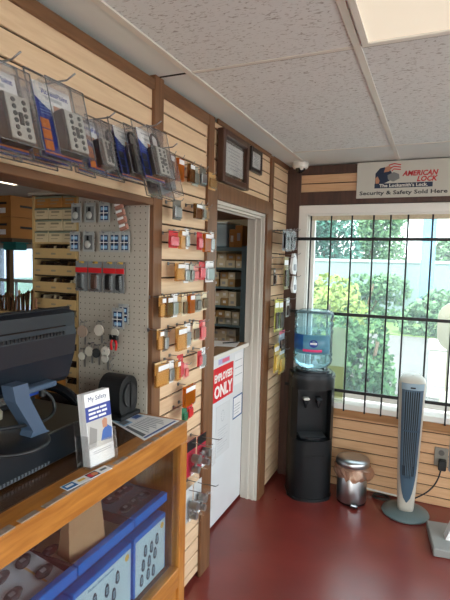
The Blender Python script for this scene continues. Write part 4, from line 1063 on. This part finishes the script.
# card-brand sticker strip
cs=thing('card_sticker',(.165,1.06,CT+.001),'strip of four payment card stickers on the oak counter edge','sticker')
A=Vector((.137,.985)); Bv=Vector((.158,1.155)); Wd=Vector((.034,-.006))
cols=[(C('card_blue','#2f6fa6'),C('card_cream2','#dfe3e6')),(C('card_white','#e8e6e0'),YELLOWP),(C('card_black','#2a2430'),ORANGEP),(C('card_pale2','#e4e2dd'),C('card_grey2','#5a5f66'))]
def sq(mb,t0,t1,s0,s1,z):
    f=lambda t_,s_: (*(A.lerp(Bv,t_)+Wd*s_),z)
    mb.add([f(t0,s0),f(t0,s1),f(t1,s1),f(t1,s0)],[(0,1,2,3)])
g=MB(); g.prism([tuple(A),tuple(A+Wd),tuple(Bv+Wd),tuple(Bv)],'z',CT+.0015,CT+.0025); g.build('sticker_sheet',PAPER,cs)
for k,(a_,b_) in enumerate(cols):
    g=MB(); sq(g,.01+.25*k,.24+.25*k,.08,.92,CT+.0028); q=g.build('card_print',a_,cs)
    g=MB()
    if k==2:
        for t_,s_ in ((.07,.5),(.15,.5)):
            c_=A.lerp(Bv,.01+.25*k+t_)+Wd*s_; g.add([(c_.x+.011*math.cos(2*PI*i/14),c_.y+.011*math.sin(2*PI*i/14),CT+.003+.0003*(t_>.1)) for i in range(14)],[list(range(14))],mi=0 if t_<.1 else 1)
        g.build('round_marks',[REDP,ORANGEP],q)
    else:
        sq(g,.05+.25*k,.20+.25*k,.3,.62,CT+.003); g.build('card_mark',b_,q)

# ================================================================== water cooler and bottle
M=Matrix.Translation((.29,3.318,0))@Matrix.Rotation(math.radians(26),4,'Z')
wc=thing('water_cooler',(.29,3.318,0),'tall black water cooler standing in the corner left of the window','water cooler')
CB=mat('cooler_black','#0f1215',.36,spec=.35); CBF=mat('cooler_front','#14181b',.28,spec=.35)
def dshape(hw,d0,d1,bul,n=12):
    pts=[(-hw,d1),(-hw,-d0)]
    for k in range(1,n):
        u=-1+2*k/n; pts.append((hw*u*1.0,-d0-bul*math.sqrt(max(0,1-u*u))))
    pts+=[(hw,-d0),(hw,d1)]
    return pts
g=MB(); g.M=M; 
# body with a recess: lower block, upper block, cheeks
fo=dshape(.152,.05,.075,.105)
g.prism(fo,'z',.018,.43,smooth=True); g.prism(fo,'z',.79,.865,smooth=True)
g.prism(dshape(.152,-.02,.075,.0),'z',.43,.79)
for s_ in (-1,1):
    g.prism([(s_*.152,-.05),(s_*.152,.02),(s_*.118,.02),(s_*.118,-.112)] if s_<0 else [(s_*.152,.02),(s_*.152,-.05),(s_*.118,-.112),(s_*.118,.02)],'z',.43,.79)
g.build('cabinet',CB,wc)
g=MB(); g.M=M; g.prism(dshape(.158,.055,.08,.108),'z',0.0,.018); g.build('plinth',BLACK,wc)
g=MB(); g.M=M; g.prism(dshape(.155,.052,.078,.107),'z',.865,.888,smooth=True); g.prism(dshape(.14,.045,.07,.10),'z',.888,.903); g.lathe((0,0,.903),[(.118,0),(.122,.012),(.112,.016),(.085,.01)],32); g.build('top_cap',mat('cooler_cap','#2c3238',.25),wc)
g=MB(); g.M=M; g.prism([(-.118,.018),(-.118,-.0),(.118,-.0),(.118,.018)],'z',.44,.785); g.build('recess_panel',CBF,wc)
g=MB(); g.M=M; g.prism(dshape(.113,.03,-.02,.10),'z',.43,.447); dt=g.build('drip_tray',BLACKGL,wc)
g=MB(); g.M=M
for k in range(9): g.box(-.09,.09,-.11+.013*k,-.104+.013*k,.447,.449)
g.build('drip_grate',mat('grate_grey','#33373b',.4),dt)
for x,cl,nm in ((-.045,WHITE,'white'),(.045,C('tap_dark','#30343a'),'dark')):
    g=MB(); g.M=M; g.box(x-.016,x+.016,-.05,.0,.665,.695,bev=.005); g.cyl((x,-.035,.665),(x,-.035,.635),.010,.008,n=12); tp=g.build('tap',BLACKGL,wc)
    g=MB(); g.M=M; g.box(x-.022,x+.022,-.068,-.02,.695,.712,bev=.006); lv=g.build('tap_lever',cl,tp)
    if nm=='white': lv['label']='white tap lever'
g=MB(); g.M=M; g.box(-.07,.07,-.156,-.1545,.33,.333); g.build('door_seam',BLACKGL,wc)

wb=thing('water_bottle',(.289,3.318,.90),'clear blue water bottle upside down on top of the black cooler','water bottle')
BC=(.289,3.318,.912)
WATER=mat('bottle_plastic',(.50,.80,.93,1),.06,trans=.0,alpha=1)
def bottle_mat():
    m=bpy.data.materials.new('blue_bottle'); m.use_nodes=True; nt=m.node_tree; nt.nodes.remove(nt.nodes['Principled BSDF'])
    out=nt.nodes['Material Output']
    t=nt.nodes.new('ShaderNodeBsdfTransparent'); t.inputs['Color'].default_value=(.84,.955,.99,1)
    g=nt.nodes.new('ShaderNodeBsdfGlossy'); g.inputs['Roughness'].default_value=.07
    d=nt.nodes.new('ShaderNodeBsdfTranslucent'); d.inputs['Color'].default_value=(.62,.88,.97,1)
    d2=nt.nodes.new('ShaderNodeBsdfDiffuse'); d2.inputs['Color'].default_value=(.62,.88,.97,1)
    a=nt.nodes.new('ShaderNodeAddShader'); m0=nt.nodes.new('ShaderNodeMixShader'); m0.inputs['Fac'].default_value=.5
    nt.links.new(d.outputs[0],m0.inputs[1]); nt.links.new(d2.outputs[0],m0.inputs[2])
    m1=nt.nodes.new('ShaderNodeMixShader'); m1.inputs['Fac'].default_value=.2
    nt.links.new(t.outputs[0],m1.inputs[1]); nt.links.new(m0.outputs[0],m1.inputs[2])
    lw=nt.nodes.new('ShaderNodeLayerWeight'); lw.inputs['Blend'].default_value=.12
    m2=nt.nodes.new('ShaderNodeMixShader'); nt.links.new(lw.outputs['Fresnel'],m2.inputs['Fac'])
    nt.links.new(m1.outputs[0],m2.inputs[1]); nt.links.new(g.outputs[0],m2.inputs[2]); nt.links.new(m2.outputs[0],out.inputs['Surface'])
    return m
BOT=bottle_mat()
R=.137
prof=[(.03,.0),(.055,.006),(.085,.012),(.118,.03),(.132,.05),(R,.065),(R,.08),(R-.006,.087),(R-.006,.098),(R,.105),(R,.115),(R-.005,.12),(R-.005,.262),(R,.267),(R,.28),(R-.008,.29),(R-.008,.30),(R,.31),(R,.335),(R-.008,.345),(R-.008,.355),(R,.365),(R,.39),(R-.01,.41),(R-.04,.422),(.05,.415),(0,.41)]
MB().lathe(BC,prof,40).build('bottle_shell',BOT,wb)
def bottle_water():
    m=bpy.data.materials.new('bottle_water_tint'); m.use_nodes=True; nt=m.node_tree; nt.nodes.remove(nt.nodes['Principled BSDF'])
    t=nt.nodes.new('ShaderNodeBsdfTransparent'); t.inputs['Color'].default_value=(.9,.98,1,1)
    g=nt.nodes.new('ShaderNodeBsdfGlossy'); g.inputs['Roughness'].default_value=.03
    mx=nt.nodes.new('ShaderNodeMixShader'); mx.inputs['Fac'].default_value=.08
    nt.links.new(t.outputs[0],mx.inputs[1]); nt.links.new(g.outputs[0],mx.inputs[2]); nt.links.new(mx.outputs[0],nt.nodes['Material Output'].inputs['Surface']); return m
MB().lathe(BC,[(.0,.004),(.05,.012),(.112,.034),(.128,.07),(.128,.285),(0,.285)],32).build('water',bottle_water(),wb)
# wrap label on the bottle
def arc_patch(a0,a1,z0,z1,r,n=12):
    mb=MB(); vs=[]
    for k in range(n+1):
        a=a0+(a1-a0)*k/n
        for rr_ in (r,r+.0008):
            for z in (z0,z1): vs.append((BC[0]+rr_*math.cos(a),BC[1]+rr_*math.sin(a),BC[2]+z))
    fs=[]
    for k in range(n):
        b=4*k; fs+=[(b+2,b+6,b+7,b+3),(b,b+1,b+5,b+4),(b+1,b+3,b+7,b+5),(b,b+4,b+6,b+2)]
    return mb.add(vs,fs,0,True)
deg=math.radians
lb=arc_patch(deg(-172),deg(-20),.125,.258,R-.0045,24).build('label_wrap',clear('label_film','#a9d6e8',.1,.45,'#9fd0e4'),wb)
arc_patch(deg(-170),deg(-108),.150,.255,R-.0035,14).build('blue_field',C('label_blue','#1d62b0'),lb)
g=MB()
def disc(a0,zc,rd,r,mi):
    pts=[]
    for k in range(20):
        t_=2*PI*k/20; a=a0+rd*math.cos(t_)/R; pts.append((BC[0]+r*math.cos(a),BC[1]+r*math.sin(a),BC[2]+zc+rd*.9*math.sin(t_)))
    g.add(pts,[list(range(20))],mi)
disc(deg(-76),.198,.030,R-.0028,0); 
g.build('round_emblem',C('emblem_navy','#233a93'),lb)
arc_patch(deg(-86),deg(-66),.192,.205,R-.0022,8).build('emblem_script',PAPER,lb)
arc_patch(deg(-108),deg(-50),.140,.158,R-.0030,14).build('pink_band',C('label_pink','#e0447c'),lb)

# pale frosted sheet on the sill behind the bottle
t=thing('frosted_sheet',(.41,3.57,.642),'pale green frosted plastic sheet leaning on window behind the water bottle','plastic sheet')
MB().box(.335,.475,3.535,3.541,.6405,1.19,bev=.002).build('sheet',clear('frosted_green','#eef2e8',.05,.4,'#dfe6d8'),t)
MB().box(.335,.475,3.5335,3.535,.66,.90).build('yellow_lower_band',clear('frosted_yellow','#f0eed8',.05,.3,'#e2deb4'),t)

# ================================================================== pedal bin
bn=thing('pedal_bin',(.605,3.30,0),'small stainless steel pedal bin with bag between cooler and fan','bin')
BX,BY=.60,3.325
MB().lathe((BX,BY,0),[(0,.004),(.098,.004),(.098,.02)],28).build('rubber_base',BLACK,bn)
MB().lathe((BX,BY,0),[(.1,.018),(.102,.022),(.102,.262),(.098,.265)],32).build('steel_body',STEEL,bn)
MB().lathe((BX,BY,0),[(.112,.272),(.115,.275),(.115,.302),(.108,.312),(.06,.320),(0,.322)],32).build('lid',STEEL,bn)
g=MB(); rr=random.Random(4); n=36; vs=[]; levels=[(.107,.272),(.122,.258),(.128,.225),(.118,.195),(.109,.20)]
for li,(r,z) in enumerate(levels):
    for k in range(n):
        j=rr.uniform(-.007,.007) if 0<li<4 else 0; a=2*PI*k/n
        ex=.028*max(0,math.cos(a-deg(-20)))**6 if li in (1,2) else 0
        vs.append((BX+(r+j+ex)*math.cos(a),BY+min(.150,(r+j))*math.sin(a),z+ (rr.uniform(-.018,.012) if li in(2,3) else 0)))
fs=[]
for li in range(4):
    for k in range(n): fs.append((li*n+k,li*n+(k+1)%n,(li+1)*n+(k+1)%n,(li+1)*n+k))
g.add(vs,fs,0,False); g.build('bin_bag',clear('bag_pinkbrown','#ecd6c6',.08,.4,'#c99a80'),bn)
g=MB(); a=deg(-68); px,py=BX+.1*math.cos(a),BY+.1*math.sin(a); g.box(px-.025,px+.025,py-.035,py+.01,.012,.024,bev=.004); g.build('pedal',BLACK,bn)
g=MB(); g.box(px-.018,px+.018,py-.037,py-.02,.024,.027); g.build('pedal_pad',CHROME,bn)

# ================================================================== tower fan
fx,fy=.958,3.315
fn=thing('tower_fan',(fx,fy,0),'tall silver and blue-grey tower fan standing before the window','fan')
MB().lathe((fx,fy,0),[(0,.004),(.148,.004),(.152,.01),(.148,.02),(.10,.03),(.05,.036),(0,.036)],40).build('base',mat('fan_base','#5d6f72',.4),fn)
FB=mat('fan_body','#c2bdb2',.35); FG=mat('fan_front','#41586b',.35)
FA=deg(6)
Mf=Matrix.Translation((fx,fy,0))@Matrix.Rotation(FA,4,'Z')
nz=22; ring=28
def fw(z):  # half width
    t_=(z-.03)/.89; return .050+.034*t_**.75
g=MB(); g.M=Mf; vs=[]; fs=[]
for j in range(nz+1):
    z=.03+.87*j/nz; w_=fw(z)
    for k in range(ring):
        a=2*PI*k/ring; ca,sa=math.cos(a),math.sin(a)
        vs.append((w_*math.copysign(abs(ca)**.75,ca),.92*w_*math.copysign(abs(sa)**.75,sa),z))
for j in range(nz):
    for k in range(ring): fs.append((j*ring+k,j*ring+(k+1)%ring,(j+1)*ring+(k+1)%ring,(j+1)*ring+k))
fs.append(list(range(ring))[::-1]); g.add(vs,fs,0,True)
# sloped domed top
b=[]; 
for li,(sc_,dz) in enumerate(((1,0),(.95,.016),(.8,.03),(.5,.04),(.05,.044))):
    for k in range(ring):
        a=2*PI*k/ring; ca,sa=math.cos(a),math.sin(a); w_=fw(.90)*sc_
        b.append((w_*math.copysign(abs(ca)**.75,ca),.92*w_*math.copysign(abs(sa)**.75,sa),.90+dz+.018*sa*sc_*(li>0)))
fs=[]
for li in range(4):
    for k in range(ring): fs.append((li*ring+k,li*ring+(k+1)%ring,(li+1)*ring+(k+1)%ring,(li+1)*ring+k))
g.add(b,fs,0,True)
g.build('housing',FB,fn)
# front inset: long pointed shield with vertical louvres
def yfront(x,z,off=0):
    w_=fw(z); u=min(1,abs(x)/w_); return -.92*w_*(max(0,1-u**(1/.75*1.0*2*.75)))**.5**1 - off if False else -(.92*w_*(max(0.0,1-u**2.667))**.375)-off
g=MB(); g.M=Mf; rows=26; cols_=10; vs=[]; fs=[]
def hwid(z):
    full=fw(z)*.80
    if z<.36: return full*math.sqrt(max(0,1-((.36-z)/.26)**2))
    return full
for j in range(rows+1):
    z=.101+(.875-.101)*j/rows; hw=hwid(z)
    for k in range(cols_+1):
        x=hw*(-1+2*k/cols_); vs.append((x,yfront(x,z,.0025),z))
for j in range(rows):
    for k in range(cols_): fs.append((j*(cols_+1)+k,j*(cols_+1)+k+1,(j+1)*(cols_+1)+k+1,(j+1)*(cols_+1)+k))
g.add(vs,fs,0,True); fp_=g.build('front_shield',FG,fn)
g=MB(); g.M=Mf
for k in range(8):
    u=-.72+1.44*k/7; pts=[]
    for j in range(15):
        z=.27+.585*j/14
        if abs(u)>.5 and z<.33: continue
        x=u*hwid(max(z,.3)); pts.append((x,yfront(x,z,.0045),z))
    g.tube(pts,.0028,5)
g.build('louvres',mat('fan_louvre','#5d7486',.4),fp_)
g=MB(); g.M=Mf
for k in range(7):
    u=-.62+1.24*k/6; vs=[]
    for j in range(13):
        z=.285+.565*j/12; x=u*hwid(z)
        for dx in (-.0035,.0035): vs.append((x+dx,yfront(x+dx,z,.0034),z))
    g.add(vs,[(2*j,2*j+1,2*j+3,2*j+2) for j in range(12)])
g.build('dark_gaps',mat('fan_gap','#10161c',.6),fp_)
g=MB(); g.M=Mf; 
vs=[];fs=[]
for j in range(2):
    z=.585+.012*j
    for k in range(9):
        x=hwid(z)*(-1+2*k/8); vs.append((x,yfront(x,z,.0075),z))
g.add(vs,[(k,k+1,9+k+1,9+k) for k in range(8)]); g.build('cross_band',FG,fp_)
cp=MB(); cp.M=Mf; vs=[]
for z,o in ((.862,.004),(.905,.004)):
    for k in range(9):
        x=fw(.88)*.84*(-1+2*k/8); vs.append((x,yfront(x,.88,o),z))
cp.add(vs,[(k,k+1,9+k+1,9+k) for k in range(8)],0,True); cap=cp.build('control_panel',mat('fan_cap','#8fa6b4',.3),fn)
g=MB(); g.M=Mf; g.box(-.016,.016,yfront(0,.88,.008),yfront(0,.88,.002),.872,.882,bev=.002); g.build('emblem_badge',BLACK,cap)

# outlet, plug, cords
ot=thing('wall_outlet',(1.16,D,.29),'grey wall outlet on the slatted wall below the window','outlet')
MB().box(1.118,1.205,D-.009,D+.001,.29,.42,bev=.003).build('cover_plate',mat('outlet_plate','#8a857c',.4,metal=.3),ot)
g=MB(); 
for z in (.325,.385): g.cyl((1.162,D-.013,z),(1.162,D-.008,z),.019,n=16)
g.build('socket',C('socket_grey','#5a5753'),ot)
pg=thing('power_cord',(1.16,D-.03,.0),'black plug and cord running from outlet down behind the fan','power cord')
MB().box(1.145,1.195,D-.06,D-.013,.275,.348,bev=.007).build('plug',BLACK,pg)
g=MB(); g.tube(bez([(1.165,D-.035,.28),(1.15,D-.04,.18),(1.12,D-.06,.10),(1.02,D-.10,.08),(.98,D-.13,.06),(.97,3.40,.05)],22),.005,7); g.build('cord',BLACK,pg)
fc=thing('cord_coil',(.79,3.452,.005),'dark cord coiled on floor between the bin and fan','cord')
g=MB(); pts=[(.79+.062*(1-.004*a)*math.cos(a*.42),3.452+.036*math.sin(a*.42),.006+.00035*a) for a in range(44)]; g.tube(pts,.005,6); g.build('coil',C('cord_dark','#2d2926'),fc)
wcb=MB(); wcb.tube(bez([(.66,3.505,.03),(.75,3.508,.022),(.88,3.508,.02),(1.0,3.505,.012)],10),.007,7); tag(wcb.build('white_cable',WHITE),'white cable run along the base of the wall behind the bin and fan','cable')

# display stand cut off by the right edge
ds=thing('display_stand',(1.28,3.07,0),'grey display stand with square base, cut off at the right edge','display stand')
M=Matrix.Translation((1.29,3.06,0))@Matrix.Rotation(deg(8),4,'Z')
g=MB(); g.M=M; g.box(-.18,.18,-.16,.16,0.0,.05,bev=.006); g.build('base',mat('stand_grey','#8d908e',.45),ds)
g=MB(); g.M=M; g.box(-.0,.03,-.015,.015,.05,1.2); g.build('pole',WIRE,ds)
g=MB(); g.M=M; g.box(-.10,.14,-.02,.02,.45,.80,bev=.006); g.box(-.10,.14,-.021,.021,.80,.815); g.build('side_pocket',C('pocket_grey','#8f9299'),ds)
g=MB(); g.M=M; g.prism([(-.10,.051),(-.03,.051),(-.05,.13),(-.07,.14)],'y',-.05,.02); g.build('white_foot_wrap',PAPER,ds)

# ================================================================== outdoors
GZ=-.15
gm=MB(); gm.box(2.9,30,-30,3.7,GZ-.1,GZ); gm.box(-30,2.9,-30,-2.8,GZ-.1,GZ)  # unseen pale ground, added to bounce daylight in onto the ceiling
struct('ground_bounce',gm,mat('bounce_concrete','#a5a29e',.9,spec=.1,var=.05,vscale=3))
struct('ground_outside',B(-30,30,3.7,60,GZ-.1,GZ),mat('pale_paving','#73706f',.9,spec=.1,var=.05,vscale=3))
struct('lawn_outside',B(-30,30,13,60,GZ,GZ+.02),mat('lawn','#6f8a4c',.9,var=.2,vscale=2))
def shrub(name,label,cat,c,r,n,ls,m,stemcol,seed,group=None,floor=GZ):
    t=thing(name,(c[0],c[1],floor),label,cat,group); rr=random.Random(seed)
    vs=[];fs=[]
    blobs=[(Vector(c)+Vector((rr.uniform(-.6,.6)*r[0],rr.uniform(-.6,.6)*r[1],rr.uniform(-.65,.65)*r[2])),rr.uniform(.3,.55)) for _ in range(14)]
    for i in range(n):
        bc,bs=rr.choice(blobs)
        d=Vector((rr.gauss(0,1),rr.gauss(0,1),rr.gauss(0,1))).normalized()
        p=bc+Vector((d.x*r[0],d.y*r[1],d.z*r[2]))*bs*rr.uniform(.7,1.05)
        if p.z<floor+.03: p.z=floor+.03+rr.random()*.1
        u=Vector((rr.gauss(0,1),rr.gauss(0,1),rr.gauss(0,1))).normalized(); w_=u.orthogonal().normalized(); l=ls*rr.uniform(.6,1.3)
        b=len(vs); vs+=[p-u*l*.5,p+w_*l*.3,p+u*l*.5,p-w_*l*.3]; fs.append((b,b+1,b+2,b+3))
    MB().add(vs,fs).build('foliage',m,t)
    g=MB()
    for k in range(3):
        a=rr.uniform(0,6.28); g.tube([(c[0]+.05*k*math.cos(a),c[1]+.05*k*math.sin(a),floor),(c[0]+r[0]*.3*math.cos(a),c[1]+r[1]*.3*math.sin(a),c[2]),(c[0]+r[0]*.5*math.cos(a),c[1]+r[1]*.5*math.sin(a),c[2]+r[2]*.6)],max(.02,r[0]*.03),6)
    g.build('stem',stemcol,t)
BARK=C('bark','#6a5844')
L1=leafmat('leaf_yellow','#647c36','#98a854'); L2=leafmat('leaf_green','#2f5a38','#5b8a52'); L3=leafmat('leaf_blue','#2c5a50','#4f8274'); L4=leafmat('leaf_mid','#40684a','#6f9264')
shrub('bush','nearest bright green bush outside the window, behind the cooler','bush',(.32,5.6,.35),(.42,.42,.75),5200,.075,L2,BARK,1)
shrub('bush','yellow green bush outside at the left of the window','bush',(-.75,7.2,.65),(.9,.6,.85),4600,.09,L1,BARK,2)
for i,(x,y,z,rx,rz,n,m) in enumerate(((-2.4,13.4,.55,1.5,.9,3200,L1),(-1.0,15.6,.55,1.3,.85,3000,L4),(1.5,13.4,.45,1.3,.8,3000,L4),(3.5,15.6,.5,1.4,.85,3000,L2))):
    shrub('hedge_bush',f'{ORD[i]} hedge bush from left across the paving outside the window','bush',(x,y,z),(rx,.8,rz),n,.16,m,BARK,10+i,'hedge bushes across the paving')
for i,(x,y,h,rx,m) in enumerate(((-6.2,21,2.3,2.0,L3),(-4.1,24.5,2.7,1.8,L3),(-2.0,28,2.9,1.6,L4),(2.2,21.5,1.7,1.3,L4),(4.3,25,2.0,1.5,L3))):
    shrub('tree',f'{ORD[i]} tree from left in the background beyond the window','tree',(x,y,h),(rx,1.4,h*.95),4200,.26,m,BARK,20+i,'trees beyond the hedge')
t=thing('boundary_wall',(0,18,GZ),'long pale grey wall in the distance beyond the hedge','wall')
MB().box(-12,12,18,18.2,GZ+.02,1.75).build('wall_face',C('far_wall','#7f8f94'),t); MB().box(-12.1,12.1,17.95,18.25,1.75,1.85).build('coping',C('far_coping','#a3b0b4'),t)
t=thing('sign_pylon',(.8,16,GZ),'tall pale blue pylon standing outside beyond the hedge','pylon')
MB().box(.60,1.0,16,16.25,GZ+.02,5.2,bev=.02).build('column',C('pylon_blue','#6d97ba'),t); MB().box(.52,1.08,15.95,16.3,GZ+.02,.2).build('plinth',C('pylon_base','#9aa3a8'),t)
t=thing('utility_cabinet',(1.35,7.3,GZ),'white box cabinet standing on paving outside the window','cabinet')
MB().box(1.03,1.8,7.0,7.7,GZ,.52,bev=.02).build('cabinet_body',WHITE,t); MB().box(1.01,1.82,6.98,7.72,.52,.58,bev=.015).build('lid',WHITE,t); MB().box(1.10,1.72,6.992,7.0,.02,.04).build('door_seam',GREYINK,t)
t=thing('garden_chair',(1.35,4.5,GZ),'beige rounded garden chair outside, cut off by the right edge','chair')
BE=C('chair_beige','#cbbfa6')
g=MB(); g.rbox('y',1.33,1.13,.235,.22,.15,4.62,4.66,8); g.build('backrest',BE,t)
MB().box(1.14,1.56,4.2,4.66,.48,.55,bev=.03).build('seat',BE,t)
for x in (1.16,1.54):
    for y in (4.23,4.62): MB().cyl((x,y,GZ),(x,y,.49),.018,n=8).build('leg',BE,t)
for x in (1.2,1.46): MB().box(x-.015,x+.015,4.63,4.66,.54,.95).build('upright',BE,t)

# ================================================================== light
W=bpy.data.worlds.new('sky'); S.world=W; W.use_nodes=True; nt=W.node_tree
bgn=nt.nodes['Background']; sk=nt.nodes.new('ShaderNodeTexSky'); sk.sky_type='NISHITA'; sk.sun_disc=False; sk.sun_elevation=deg(48); sk.sun_rotation=deg(190); sk.dust_density=5; sk.air_density=1.2; sk.ozone_density=1
hz=nt.nodes.new('ShaderNodeMix'); hz.data_type='RGBA'; hz.inputs['Factor'].default_value=.6
hz.inputs[7].default_value=(9,9.4,9.6,1)
nt.links.new(sk.outputs['Color'],hz.inputs[6]); nt.links.new(hz.outputs[2],bgn.inputs['Color']); bgn.inputs['Strength'].default_value=.28
sl=bpy.data.lights.new('sun','SUN'); sl.energy=1.5; sl.angle=deg(8); sl.color=(1,.96,.88); so=bpy.data.objects.new('sun',sl); COL.objects.link(so)
so.rotation_euler=Vector((-.25,.72,-.9)).to_track_quat('-Z','Y').to_euler()
def portal(name,loc,rot,sx,sy):
    l=bpy.data.lights.new(name,'AREA'); l.shape='RECTANGLE'; l.size=sx; l.size_y=sy; l.cycles.is_portal=True
    o=bpy.data.objects.new(name,l); COL.objects.link(o); o.location=loc; o.rotation_euler=rot
portal('portal_front',(1.05,3.68,1.35),(deg(-90),0,0),1.8,1.4)
portal('portal_side',(2.84,.4,1.25),(0,deg(90),0),2.0,5.2)
portal('portal_rear',(1.35,-2.74,1.22),(deg(90),0,0),2.3,2.05)
portal('portal_store',(-3.76,4.54,1.34),(deg(-90),0,0),.68,.88)

# ================================================================== camera
cam=bpy.data.cameras.new('camera'); co=bpy.data.objects.new('camera',cam); COL.objects.link(co); S.camera=co
yaw,pitch,roll,foc=.415935716,.0817514957,.0251536581,475.578
cy,sy=math.cos(yaw),math.sin(yaw); cp_,sp=math.cos(pitch),math.sin(pitch)
fwd=Vector((-sy*cp_,cy*cp_,-sp)); right=Vector((cy,sy,0)); up=right.cross(fwd)
r2=right*math.cos(roll)+up*math.sin(roll); u2=-right*math.sin(roll)+up*math.cos(roll)
M=Matrix(((r2.x,u2.x,-fwd.x,1.06),(r2.y,u2.y,-fwd.y,0),(r2.z,u2.z,-fwd.z,1.66),(0,0,0,1)))
co.matrix_world=M
cam.sensor_fit='VERTICAL'; cam.sensor_height=36; cam.lens=foc/600*36; cam.clip_start=.02; cam.clip_end=200
V=S.view_settings; S.display_settings.display_device='sRGB'; V.view_transform='Standard'; V.look='None'; V.gamma=1; V.use_curve_mapping=False; V.exposure=1.6
S.cycles.use_denoising=True; S.cycles.max_bounces=10; S.cycles.transparent_max_bounces=24; S.cycles.sample_clamp_indirect=6; S.cycles.caustics_reflective=False; S.cycles.caustics_refractive=False
